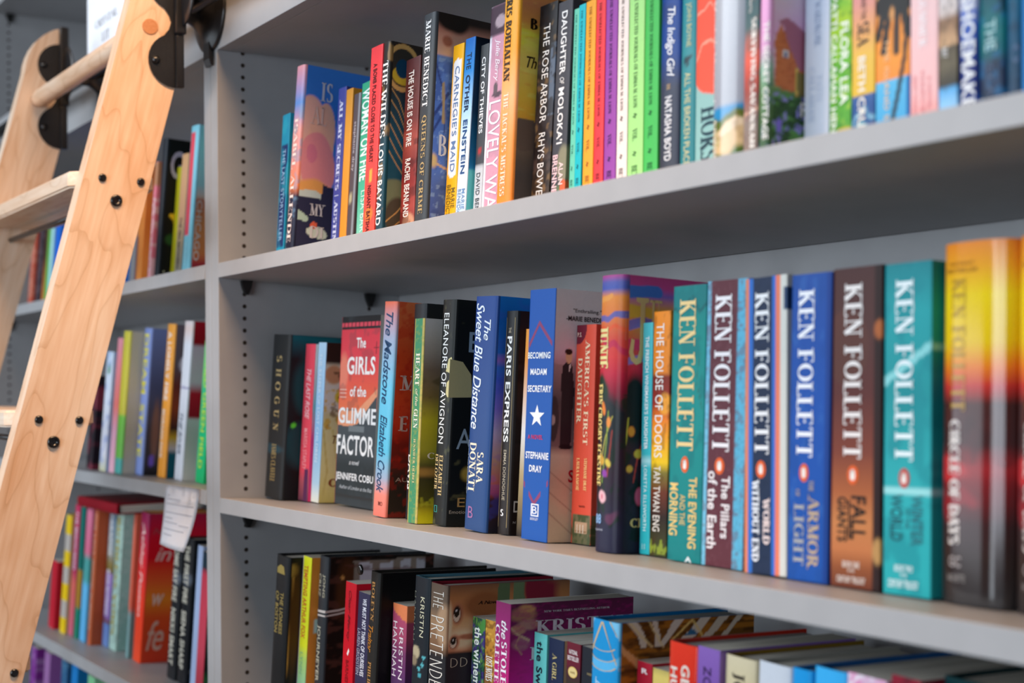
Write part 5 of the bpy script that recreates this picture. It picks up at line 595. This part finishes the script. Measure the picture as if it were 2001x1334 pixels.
book('pb',(-0.64154,0.03014,0.00799),((0.99863,0.00000,0.05228),(-0.00328,0.99803,0.06270),(-0.05217,-0.06279,0.99666)),(0.0360,0.1357,0.2120),'white and pale blue paperback, second visible right of the ladder rail','novels in the middle left row',S=[('g','c4c4a0',0,'dcdce8',.15,'d8e0f0',.6,'c4d8ec',1),('e',.5,.85,.2,.05,'4c8c6c',.2),('n',8,3,16,.62,'7c94d0',.6)],F=['7c98d4'])
book('pb',(-0.58482,0.03012,0.00755),((0.99865,0.00000,0.05190),(-0.00326,0.99803,0.06271),(-0.05180,-0.06279,0.99668)),(0.0277,0.1503,0.2348),'pink paperback squeezed beside the yellow green spine','novels in the middle left row',S=[('g','e8b0c0',0,'d8a0b8',.3,'e0746c',.5,'d88c9c',1)])
book('hc',(-0.55570,0.03013,0.00779),((0.99882,0.00000,0.04859),(-0.00305,0.99803,0.06272),(-0.04849,-0.06279,0.99685)),(0.0346,0.1621,0.2457),'yellow over green spined hardcover with a taupe front','novels in the middle left row',S=[('g','4ca8a0',0,'50a8a0',.1,'6cb84c',.11,'70bc44',.4,'c8c040',.42,'ccc444',1)],F=['9a9486',('r',.2,.4,.55,.7,'2a2018'),('r',.2,.3,.25,.4,'1c1814'),('r',.2,.4,.0,.18,'3c2c18')],q=3,fv=40)
book('hc',(-0.52042,0.05496,0.00637),((0.99871,0.00000,0.05075),(-0.00319,0.99803,0.06271),(-0.05065,-0.06279,0.99674)),(0.0360,0.1658,0.2511),'periwinkle blue hardcover with bold yellow block letters','novels in the middle left row',S=['8094d0'],F=[('g','1c1a20',0,'33343c',.1,'3c3c48',.3,'3c4464',.6,'5c6c9c',1),('e',.12,.3,.04,.2,'6c5450',.5),('e',.1,.1,.03,.04,'6050c0',.3)],T=[('d','DREAM',.2,.8,.96,.55,'b','e0d848'),('d','STATE',.2,.8,.48,.12,'b','e0d848')],q=3,fv=50)
book('hc',(-0.41902,0.06014,0.00607),((0.99868,0.00000,0.05130),(-0.00322,0.99803,0.06271),(-0.05120,-0.06279,0.99671)),(0.0360,0.1679,0.2544),'orange hardcover with white letters and a dark patterned front','novels in the middle left row',S=[('g','f09c2c',0,'f0a034',.5,'e8a040',1)],F=[('g','0c4450',0,'104c58',.16,'b0a4a0',.19,'b89028',.26,'33201c',.32,'6c3018',.45,'54241c',.6,'4c4448',.75,'544c54',1),('e',.12,.74,.04,.05,'a8a4b0',.3)],T=[('d','A LONELY FIRE',.3,.75,.95,.5,'b','f6ece4'),('d','MORGAN DICK',.2,.6,.44,.12,'b','f4e4d4')],q=3,fv=40)
book('hc',(-0.33665,0.06014,0.00609),((0.99865,0.00000,0.05196),(-0.00326,0.99803,0.06271),(-0.05186,-0.06279,0.99668)),(0.0360,0.1686,0.2555),'white spined hardcover with a dark red and grey front, near the green book','novels in the middle left row',S=['d4d8e2',('b',.9,1,'d8c4c0',.1),('e',.5,.58,.6,.008,'8c88b0',.3)],F=[('g','c8c4cc',0,'ccc8d0',.38,'8c1424',.4,'981828',.55,'b0a4b4',.62,'a894a8',.84,'7c0c18',.86,'8c1020',1),('r',.2,.5,0,.86,'d03c74')],T=[('d','THE RIVER',.3,.7,.42,.16,'i','5c6478')],q=2.5,fv=40)
book('pb',(-0.23625,0.06014,0.00608),((0.99867,0.00000,0.05151),(-0.00323,0.99803,0.06271),(-0.05141,-0.06279,0.99670)),(0.0360,0.1411,0.2204),'bright green paperback with lime letters, last beside the upright','novels in the middle left row',S=[('g','1cb870',0,'20c080',.4,'30bc84',.65,'70cc70',.75,'78d080',1)],T=[('d','WILD GREEN FIELD',.25,.7,.9,.1,'b','b8e04c')])
book('pb',(-1.02599,0.04013,-0.32206),((0.99856,0.00000,0.05359),(-0.00280,0.99863,0.05226),(-0.05352,-0.05234,0.99719)),(0.0400,0.0857,0.1339),'crimson paperback low beside the near ladder rail','novels in the lower left row',S=['c01c30'])
book('hc',(-0.94749,0.04012,-0.32236),((0.99845,0.00000,0.05567),(-0.00291,0.99863,0.05225),(-0.05559,-0.05234,0.99708)),(0.0331,0.1525,0.2311),'yellow and grey striped hardcover beside the near ladder rail','novels in the lower left row',S=['b8b0a8',('b',0,.14,'e8c414',.004),('b',.28,.42,'e8c414',.004),('b',.56,.7,'e8c414',.004),('b',.84,1,'e8c414',.004)],F=['8c8860'],q=3)
book('pb',(-0.91284,0.04858,-0.32316),((0.99865,0.00000,0.05186),(-0.00271,0.99863,0.05227),(-0.05179,-0.05234,0.99729)),(0.0286,0.1619,0.2529),'magenta paperback with pale letters and a red lower half','novels in the lower left row',S=[('g','c8607c',0,'d8645c',.4,'b0285c',.5,'c8305c',1)],T=[('d','THE BEACH READ',.3,.75,.95,.5,'b','e8dcec')])
book('pb',(-0.87524,0.04857,-0.32331),((0.99867,0.00000,0.05162),(-0.00270,0.99863,0.05227),(-0.05155,-0.05234,0.99730)),(0.0258,0.1634,0.2553),'dark green and ochre paperback between magenta and pink spines','novels in the lower left row',S=[('g','0c7c64',0,'108068',.22,'a87c2c',.24,'a87c2c',.5,'0c6c64',.52,'0c6c64',1)])
book('pb',(-0.83703,0.04860,-0.32280),((0.99862,0.00000,0.05253),(-0.00275,0.99863,0.05226),(-0.05246,-0.05234,0.99725)),(0.0351,0.1651,0.2579),'sky blue paperback with pink upper half','novels in the lower left row',S=[('g','5cb0e4',0,'64b8e8',.4,'4ca0a0',.45,'4c9c98',.6,'d86c8c',.65,'d87c9c',1)])
book('hc',(-0.78707,0.04856,-0.32358),((0.99858,0.00000,0.05333),(-0.00279,0.99863,0.05226),(-0.05325,-0.05234,0.99721)),(0.0199,0.1705,0.2583),'rust brown hardcover with a wide plain front','novels in the lower left row',S=['c4623c'],F=['a04a2c'],T=[('d','THE LAST GOOD SUMMER',.3,.7,.95,.1,'s','e8c8b0')],fv=50)
book('pb',(-0.76434,0.07012,-0.32390),((0.99862,0.00000,0.05244),(-0.00274,0.99863,0.05226),(-0.05237,-0.05234,0.99726)),(0.0357,0.1643,0.2568),'paperback with purple middle and white letters, left of the mint hardcover','novels in the lower left row',S=[('g','6c8cc4',0,'6484c4',.16,'6c4434',.17,'8a6cb4',.22,'9878bc',.52,'7c6c34',.54,'8c7c4c',.6,'98a4a8',.7,'5c84a8',1)],T=[('d','BOOK BOYFRIEND',.2,.7,.55,.22,'b','e8e0f0'),('d','PARADISE',.2,.7,.95,.65,'b','e8e8e4')],q=3)
book('hc',(-0.72474,0.07013,-0.32373),((0.99869,0.00000,0.05111),(-0.00267,0.99863,0.05227),(-0.05104,-0.05234,0.99732)),(0.0400,0.1692,0.2564),'pale mint hardcover with gold speckled lettering','novels in the lower left row',S=['a8c8bc',('n',19,6,40,.55,'8ca49c',.6)],F=['7ca49c',('n',20,16,60,.55,'94b8b0',.5)],T=[('d','RUTHLESS VOWS',.25,.75,.95,.1,'R','a89c50')],q=3,fv=40)
book('pb',(-0.62146,0.07006,-0.32505),((0.99858,0.00000,0.05331),(-0.00279,0.99863,0.05226),(-0.05323,-0.05234,0.99721)),(0.0134,0.1640,0.2563),'thin coral paperback left of the red orange hardcover','novels in the lower left row',S=[('g','7ca4a4',0,'7c9c9c',.3,'d8644c',.34,'d86850',1)])
book('hc',(-0.58618,0.07014,-0.32344),((0.99830,0.00000,0.05826),(-0.00305,0.99863,0.05225),(-0.05818,-0.05234,0.99693)),(0.0400,0.1723,0.2610),'red to orange hardcover with large italic white letters on its front','novels in the lower left row',S=[('g','f04c24',0,'ee3c24',.4,'d82030',.7,'98204c',.92,'8c1c4c',1)],rim='d88c20',F=[('g','dc3420',0,'d8401c',.3,'d0641c',.42,'cc4420',.55,'b80c18',.7,'b01020',.82,'8c1834',1)],T=[('d','Ashley Poston',.3,.75,.93,.3,'i','f4d8d0'),('H','in',.1,.27,.68,.77,'i','e8b8b0'),('H','w',.1,.22,.38,.46,'i','ecc4b4'),('H','fe',.06,.24,.08,.28,'i','ecb8a4'),('H','New',.06,.3,.86,.9,'i','a84c50')],q=2.5,fv=60)
book('hc',(-0.40728,0.07013,-0.32374),((0.99871,0.00000,0.05071),(-0.00265,0.99863,0.05227),(-0.05064,-0.05234,0.99734)),(0.0400,0.1520,0.2303),'black hardcover with pale stacked capitals, left of its black twin','novels in the lower left row',S=['202226',('e',.5,.72,.5,.05,'5c6470',.4)],T=[('d','SOME SAY FIRE',.2,.72,.95,.55,'b','d8d4c4'),('d','NIKKI SMART',.2,.72,.5,.1,'b','d8d4c4')])
book('hc',(-0.35767,0.07013,-0.32376),((0.99874,0.00000,0.05023),(-0.00263,0.99863,0.05227),(-0.05016,-0.05234,0.99737)),(0.0400,0.1547,0.2344),'black hardcover with pale stacked capitals, right of its black twin','novels in the lower left row',S=['1c1e22',('e',.5,.72,.5,.05,'5c6470',.4)],F=['14161a',('e',.1,.1,.03,.03,'b8b4b0',.4)],T=[('d','THE FIRST FIRE',.2,.72,.95,.55,'b','d8d4c4'),('d','SIENA SHARP',.2,.72,.5,.1,'b','d8d4c4')],fv=30)
book('pb',(-0.29415,0.07008,-0.32468),((0.99881,0.00000,0.04882),(-0.00255,0.99863,0.05227),(-0.04875,-0.05234,0.99744)),(0.0223,0.1456,0.2275),'thin pale blue paperback next to a red spine by the upright','novels in the lower left row',S=['a8bce0'])
book('pb',(-0.27122,0.07010,-0.32420),((0.99878,0.00000,0.04933),(-0.00258,0.99863,0.05227),(-0.04926,-0.05234,0.99741)),(0.0318,0.1407,0.2198),'red paperback with a navy top, nearest the upright on the lower shelf','novels in the lower left row',S=[('g','a82c3c',0,'d0485c',.3,'c83c50',.85,'1c3440',.88,'1c3040',1)],F=['14201c',('n',5,5,12,.55,'2c6c3c',.6)],fv=20)
book('pb',(-1.17657,0.03009,-0.63978),((0.99939,0.00000,0.03490),(-0.00183,0.99863,0.05230),(-0.03485,-0.05234,0.99802)),(0.0400,0.1650,0.2577),'deep purple paperback on the lowest visible left shelf','novels in the lowest left row',S=['7c2c8c',('n',5,4,10,.62,'b890c4',.6)],h=.19,vs=('t',0.302))
book('pb',(-1.07207,0.03009,-0.63978),((0.99939,0.00000,0.03490),(-0.00183,0.99863,0.05230),(-0.03485,-0.05234,0.99802)),(0.0400,0.1682,0.2628),'mauve paperback between purple and navy ones on the lowest left shelf','novels in the lowest left row',S=['9c6ca4'],F=['7c4c88'],h=.19,vs=('t',0.249))
book('pb',(-0.94728,0.03009,-0.63978),((0.99939,0.00000,0.03490),(-0.00183,0.99863,0.05230),(-0.03485,-0.05234,0.99802)),(0.0400,0.1700,0.2657),'navy teal paperback on the lowest left shelf','novels in the lowest left row',S=['2c5c88',('n',6,4,20,.6,'6ca0b8',.5)],h=.19,vs=('t',0.178))
book('pb',(-0.87710,0.03009,-0.63978),((0.99939,0.00000,0.03490),(-0.00183,0.99863,0.05230),(-0.03485,-0.05234,0.99802)),(0.0400,0.1745,0.2727),'azure paperback on the lowest left shelf','novels in the lowest left row',S=['1c7cc4'],h=.19,vs=('t',0.156))
book('pb',(-0.77032,0.03009,-0.63978),((0.99939,0.00000,0.03490),(-0.00183,0.99863,0.05230),(-0.03485,-0.05234,0.99802)),(0.0400,0.1695,0.2648),'pale green paperback, last in view on the lowest left shelf','novels in the lowest left row',S=['8cd0a0',('n',9,4,14,.6,'3cb048',.7)],h=.18,vs=('t',0.063))
book('hc',(-0.83000,0.04500,-0.05050),((0.00000,0.00000,1.00000),(0.00000,1.00000,0.00000),(-1.00000,0.00000,0.00000)),(0.0190,0.1600,0.2450),'dark crimson hardcover lying flat on top of the lower left row','novels in the lower left row',S=['8c1020'],F=['8c1020'])
prepare_text({(t[1], t[6]) for b in BOOKS for t in b[8] if len(t) == 8 and t[0] in 'dhHD' and t[1]} | {('CRYSTAL', 'r'), ('LIT', 'r')})

# ------------------------------------------------------------------ room
def slab(name, *a):
    bm = bmesh.new(); bm_box(bm, *a[:6]); return struct(from_bm(name, bm, a[6]))
ZF = -1.35
slab('floor', -4, 5, -5, .34, ZF - .05, ZF, M_FLOOR)
slab('wall_back', -4, 5, .31, .34, ZF, 2.0, M_WALL)

# ------------------------------------------------------------------ bookcases
HW = 0.02556
YB = .283
TH = .0207
def pin_disc(bm, x, y, z, r, sx):
    c = [bm.verts.new((x, y + r * math.cos(t * math.pi / 5), z + r * math.sin(t * math.pi / 5))) for t in range(10)]
    f = bm.faces.new(c if sx > 0 else list(reversed(c))); f.material_index = 1
def panel(root, x0, x1, sides, name='side_panel'):
    bm = bmesh.new(); bm_box(bm, x0, x1, 0, YB, ZF, 1.5, .0008)
    for sx in sides:
        x = x1 + .0002 if sx > 0 else x0 - .0002
        for y in (.038, .233):
            z = -1.0 + .0094
            while z < 1.3:
                pin_disc(bm, x, y, z, .0031, sx); z += .01697
    return from_bm(name, bm, [M_GREY, M_HOLE], root)
def shelf(root, x0, x1, z, tilt, name='shelf', th=TH, pins=True):
    bm = bmesh.new(); bm_box(bm, x0 + .0008, x1 - .0008, 0.0003, .2795, -th, 0, .0007)
    o = from_bm(name, bm, M_GREY, root); o.location = (0, 0, z); o.rotation_euler = (-tilt, 0, 0)
    if pins:
        for xs, sx in ((x0, 1), (x1, -1)):
            for y in (.040, .233):
                zz = z - th / math.cos(tilt) - y * math.tan(tilt)
                b2 = bmesh.new()
                bm_prism(b2, [(y - .0085, zz - .0004), (y - .0065, zz - .010), (y - .002, zz - .020), (y + .002, zz - .020), (y + .0065, zz - .010), (y + .0085, zz - .0004)], *sorted((xs + sx * .0001, xs + sx * .007)))
                from_bm('shelf_pin', b2, M_PIN, root)
    return o
XR = 1.66
rad = math.radians
bc = empty('bookcase', (0, 0, 0))
tag(bc, 'tall grey bookcase with sharp rows of novels, right of the double upright', 'bookcase', None)
panel(bc, .0004, HW, (1,)); panel(bc, XR, XR + HW, (-1,))
bm = bmesh.new(); bm_box(bm, .0004, XR + HW, YB + .0005, YB + .008, ZF, 1.5); from_bm('back_panel', bm, M_GREY, bc)
for z, t in ((.325, 4.0), (0.0, 3.6), (-.305, 2.4), (-.66, 2.4), (-1.0, 2.4)): shelf(bc, HW, XR, z, rad(t))
bm = bmesh.new(); bm_box(bm, HW + .0006, XR - .0006, .0206, .2815, .6226, .6420, .0006); from_bm('fixed_shelf', bm, M_GREY, bc)
bm = bmesh.new(); bm_box(bm, HW + .0004, XR - .0004, .0004, .0200, .6226, .7350, .0008); from_bm('fascia_board', bm, M_GREY, bc)
XL = -1.33
lb = empty('bookcase', (-.001, 0, 0))
tag(lb, 'tall grey bookcase standing behind the wooden ladder, left of the double upright', 'bookcase', None)
panel(lb, -HW + .001, -.0004 + .001, (-1,)); panel(lb, XL - HW, XL, (1,))
bm = bmesh.new(); bm_box(bm, XL - HW, 0, YB + .0005, YB + .008, ZF, 1.5); from_bm('back_panel', bm, M_GREY, lb)
for z, t in ((.3265, 3.6), (.0076, 3.6), (-.3225, 3.0), (-.64, 3.0), (-.98, 3.0), (1.006, 0.0)): shelf(lb, XL, -HW + .001, z, rad(t))
bm = bmesh.new(); bm_box(bm, XL + .0006, -HW + .0004, .0206, .2815, .6226, .7350, .0006); from_bm('fixed_shelf', bm, M_GREY, lb)
bm = bmesh.new(); bm_box(bm, XL + .0006, -HW + .0006, .0004, .0200, .6226, .7350, .0008); from_bm('fascia_board', bm, M_GREY, lb)

# ------------------------------------------------------------------ books
for b in BOOKS: build_book(*b)
# ------------------------------------------------------------------ rail for the ladder
def tube(name, p0, p1, r, mat, parent=None, seg=24):
    bm = bmesh.new(); bm_cyl(bm, p0, p1, r, seg); return from_bm(name, bm, mat, parent)
rail = empty('ladder_rail', (-.4, -.034, .680))
tag(rail, 'black steel tube rail with flared brackets along the top shelf edge', 'rail')
def rel(o, root): o.location = o.location - root.location; return o
rel(tube('rail_tube', (-1.6, -.034, .680), (1.7, -.034, .680), .0115, M_STEEL, rail), rail)
for bx in (-.478, .004, 1.2):
    bm = bmesh.new()
    bm_lathe(bm, [(0, .016), (.003, .019), (.012, .0195), (.020, .023), (.030, .031), (.037, .043), (.0405, .055), (.0425, .058), (.0445, .058)], (bx, -.0452, .680), (0, 1, 0), (0, 0, 1), 36)
    f = [(-.0075, .612), (-.0075, .660), (-.0008, .660), (-.0008, .603), (-.0045, .603)]
    bm_prism(bm, list(reversed(f)) if False else [(-.0075, .612), (-.0045, .603), (-.0008, .603), (-.0008, .660), (-.0075, .660)], bx - .011, bx + .011)
    o = rel(from_bm('rail_bracket', bm, M_STEEL, rail), rail)
    bm = bmesh.new(); bm_lathe(bm, [(0, .0062), (.002, .006), (.003, .004)], (bx, -.0076, .618), (0, -1, 0), (0, 0, 1), 16)
    rel(from_bm('bolt', bm, M_BOLT, o), rail); 

# ------------------------------------------------------------------ rolling library ladder
SL = .262; AN = math.atan(SL); Y0 = -.3005; WP = .0878
def fy(z): return Y0 + SL * z                # front edge of the stiles
lad = empty('library_ladder', (-.27, fy(ZF) + .04, ZF))
tag(lad, 'maple rolling library ladder with black hardware leaning on a black rail', 'ladder')
def at(o): o.location = o.location - lad.location; return o
def stile(x0, x1):
    bm = bmesh.new(); zb = ZF + .0005
    wpts = [(fy(zb), zb), (fy(zb) + WP / math.cos(AN), zb), (-.0628, .5615), (-.0628, .7675), (-.068, .7672), (-.077, .7625), (-.089, .7545), (-.0995, .7440), (-.1080, .7310), (-.1142, .7170), (-.1183, .7030), (fy(.688), .688)]
    ca_, sa_ = math.cos(AN), math.sin(AN)
    pts = [((y - Y0) * ca_ - z * sa_, (y - Y0) * sa_ + z * ca_) for y, z in wpts]
    fs = bm_prism(bm, pts, x0, x1)
    bmesh.ops.bevel(bm, geom=list({e for f in bm.faces for e in f.edges if len(e.link_faces) == 2 and e.calc_face_angle(0) > .75}), offset=.0035, segments=3, affect='EDGES')
    o = from_bm('stile', bm, M_MAPLE, lad, False)
    o.location = (0, Y0, 0); o.rotation_euler = (-AN, 0, 0)
    at(o); return o
def child(o, par):
    """place o (built in world coordinates) under a rotated part without moving it"""
    o.parent = par
    pw = Matrix.Translation(lad.location) @ Matrix.LocRotScale(par.location, par.rotation_euler, None)
    m = pw.inverted(); o.location = m.to_translation(); o.rotation_mode = 'QUATERNION'; o.rotation_quaternion = m.to_quaternion()
    return o
def head(x, y, z, r, par, hexed=False):
    bm = bmesh.new()
    prof = [(0, r), (.0012, r), (.0026, r * .86), (.0032, r * .6)] if not hexed else [(0, r), (.002, r), (.0034, r * .85), (.0036, r * .5), (.0016, r * .42)]
    bm_lathe(bm, prof, (x, y, z), (1, 0, 0), (0, 0, 1), 20)
    return child(from_bm('screw', bm, M_BOLT), par)
XN0, XN1, XF0, XF1 = 0.0, .030, -.575, -.545
near, far = stile(XN0, XN1), stile(XF0, XF1)
ST = [(.4333, -.0), (.1152, 0), (-.2029, 0), (-.521, 0), (-.839, 0), (-1.157, 0)]
def shade(p): return p
for zc, _ in ST:
    dy = SL * (zc - .4333); z0, z1 = zc - .0112, zc + .0112
    bm = bmesh.new(); ya, yb = -.1952 + dy, -.080 + dy
    outl = [(XF1 + .0002, ya + .016), (XF1 + .016, ya), (XN0 - .016, ya), (XN0 - .0002, ya + .016), (XN0 - .0002, yb - .012), (XN0 - .006, yb - .002), (XN0 - .012, yb), (XF1 + .012, yb), (XF1 + .006, yb - .002), (XF1 + .0002, yb - .012)]
    A = [bm.verts.new((y_x, y_y, z0)) for y_x, y_y in outl]; B = [bm.verts.new((y_x, y_y, z1)) for y_x, y_y in outl]; n = len(outl)
    bm.faces.new(list(reversed(A))); bm.faces.new(B)
    for i in range(n): bm.faces.new((A[i], A[(i + 1) % n], B[(i + 1) % n], B[i]))
    bmesh.ops.bevel(bm, geom=[e for e in bm.edges if abs(e.verts[0].co.z - e.verts[1].co.z) < 1e-6], offset=.003, segments=3, affect='EDGES')
    bm.transform(Matrix.Rotation(math.pi / 2, 4, 'Y'))
    o = from_bm('step', bm, M_MAPLE, lad); o.rotation_euler = (0, -math.pi / 2, 0); at(o)
    bm = bmesh.new(); bm_cyl(bm, (XF1 + .0002, -.144 + dy, zc - .0307), (XN0 - .0002, -.144 + dy, zc - .0307), .0042, 14); at(from_bm('tie_rod', bm, M_STEEL, lad))
    for st, x in ((near, XN1), (far, XF1)):
        if st is far: continue
        head(x, -.1622 + dy, zc - .0012, .0054, st); head(x, -.1104 + dy, zc - .0034, .0054, st); head(x, -.1439 + dy, zc - .0307, .0080, st, True)
# round grab bar between the stile tops, its tenon showing as a plug on the near face
bm = bmesh.new()
bm_lathe(bm, [(0, .0125), (.018, .0128), (.020, .0146), (.522, .0146), (.526, .0135), (.5446, .0125)], (XF1 + .0002, -.0985, .6425), (1, 0, 0), (0, 0, 1), 28)
bm.transform(Matrix.Rotation(math.pi / 2, 4, 'Y')); o = from_bm('grab_bar', bm, M_MAPLE, lad); o.rotation_euler = (0, -math.pi / 2, 0); at(o)
bm = bmesh.new(); bm_lathe(bm, [(0, .0108), (.0008, .0108), (.0012, .0102)], (XN1, -.0965, .6418), (1, 0, 0), (0, 0, 1), 28); child(from_bm('plug', bm, M_PLUG), near)
def hanger(x, par):
    """two-lobed steel plate with folded sleeve and the grooved roller riding on the rail"""
    yb = -.0615; pts = [(yb, .5615)]
    c1, c2, rr = .5985, .704, .0385
    for k in range(13):
        a = math.radians(-95 - 150 * k / 12); pts.append((yb + .0005 + rr * math.cos(a) * 1.0, c1 + rr * .97 * math.sin(a)))
    for t in (.25, .5, .75):
        pts.append((yb - .0165 + .0105 * math.sin(math.pi * t) + .0, c1 + .033 + (c2 - c1 - .066) * t))
    for k in range(13):
        a = math.radians(-115 - 150 * k / 12); pts.append((yb + .0005 + rr * math.cos(a), c2 + rr * .97 * math.sin(a)))
    pts.append((yb, .762))
    bm = bmesh.new(); bm_prism(bm, list(reversed(pts)), x, x + .0026)
    bm_box(bm, x, x + .009, yb - .0015, yb + .0100, .5610, .6340, .0022)
    bm_box(bm, x, x + .012, yb - .0025, yb + .0125, .6345, .770, .0025)
    o = child(from_bm('hanger_plate', bm, M_STEEL), par)
    for zc, yy in ((.5970, -.0895), (.703, -.0895)):
        b2 = bmesh.new(); bm_lathe(b2, [(0, .0056), (.0015, .0056), (.0042, .0035), (.0046, .001)], (x + .0026, yy, zc), (1, 0, 0), (0, 0, 1), 18)
        s = from_bm('plate_bolt', b2, M_BOLT); child(s, par); s.parent = o
        m = Matrix.Identity(4); s.location = (0, 0, 0); s.rotation_quaternion = (1, 0, 0, 0)
    b2 = bmesh.new(); bm_lathe(b2, [(0, .012), (.0006, .034), (.0016, .0445), (.003, .046), (.0045, .0445), (.0055, .036), (.0075, .034), (.0095, .016), (.0100, .012)], (x + .008, -.0565, .690), (0, 1, 0), (0, 0, 1), 40)
    child(from_bm('roller', b2, M_STEEL), par)
hanger(XN1, near); hanger(XF1, far)

# ------------------------------------------------------------------ paper note hanging from the shelf edge
bm = bmesh.new(); NU, NV = 10, 12; top = {}; nt_ = []
def npt(u, v):
    z = .0065 - .0885 * v
    y = -.0014 - (.009 + .014 * u) * v ** 1.7 - .003 * math.sin(math.pi * u) * v
    return Vector((-.1955 + .1465 * u - .004 * v * u, y, z + .0015 * u))
g = [[bm.verts.new(npt(i / NU, 1 - j / NV)) for i in range(NU + 1)] for j in range(NV + 1)]
for j in range(NV):
    for i in range(NU): bm.faces.new((g[j][i], g[j][i + 1], g[j + 1][i + 1], g[j + 1][i])).smooth = True
bmesh.ops.solidify(bm, geom=bm.faces[:], thickness=.00025)
def strip(u0, u1, v, th):
    for k in range(6):
        a, b = u0 + (u1 - u0) * k / 6, u0 + (u1 - u0) * (k + 1) / 6
        q = [npt(a, v + th), npt(b, v + th), npt(b, v), npt(a, v)]
        f = bm.faces.new([bm.verts.new(p + Vector((0, -.0006, 0))) for p in q]); f.material_index = 1
for v, a, b in ((.16, .10, .16), (.22, .1, .5), (.20, .78, .8), (.25, .78, .8), (.30, .08, .9), (.44, .08, .92), (.53, .08, .35), (.60, .08, .55), (.62, .6, .9), (.71, .08, .8), (.80, .1, .45)):
    strip(a, b, v, .012)
tag(from_bm('paper_note', bm, [M_PAPER, M_INK]), 'white printed paper slip hanging from the grey shelf edge beside the upright', 'note')

# ------------------------------------------------------------------ white sign standing on the top shelf behind the ladder
sg = empty('sign_card', (-.52, .03, .7352)); tag(sg, 'white upright sign card on the top shelf between the ladder rails', 'sign')
SX0, SX1, SZ1 = -0.6584, -0.4422, .885
bm = bmesh.new(); bm_box(bm, SX0, SX1, .018, .0205, .7352, SZ1, .0004)
for s, x0, x1, za, zb in (('CRYSTAL', -0.6098, -0.4821, 0.7903, 0.8038), ('LIT', -0.5704, -0.5288, 0.7607, 0.7769)):
    P2, fs = _tc[s, 'r']; lo, hi = P2.min(0), P2.max(0); nn = (P2 - lo) / (hi - lo)
    vs = [bm.verts.new((x0 + (x1 - x0) * p[0], .0177, za + (zb - za) * p[1])) for p in nn]
    for f in fs:
        q = bm.faces.new([vs[i] for i in f]); q.material_index = 1
o = from_bm('card', bm, [M_PAPER, M_INK], sg); o.location = -sg.location
bm = bmesh.new(); bm_box(bm, SX0 - .004, SX1 + .004, .0208, .0235, .7352, SZ1 + .004, .0006); bm_box(bm, SX0 - .004, SX1 + .004, .0235, .07, .7352, .738, .0006)
m_ac, nt_, b_ = nodes('clear_acrylic'); noise_col(nt_, b_, hx4('d4e0f0'), hx4('dce6f4'), 20); b_.inputs['Roughness'].default_value = .1; b_.inputs['Transmission Weight'].default_value = .6
o = from_bm('acrylic_stand', bm, m_ac, sg); o.location = -sg.location
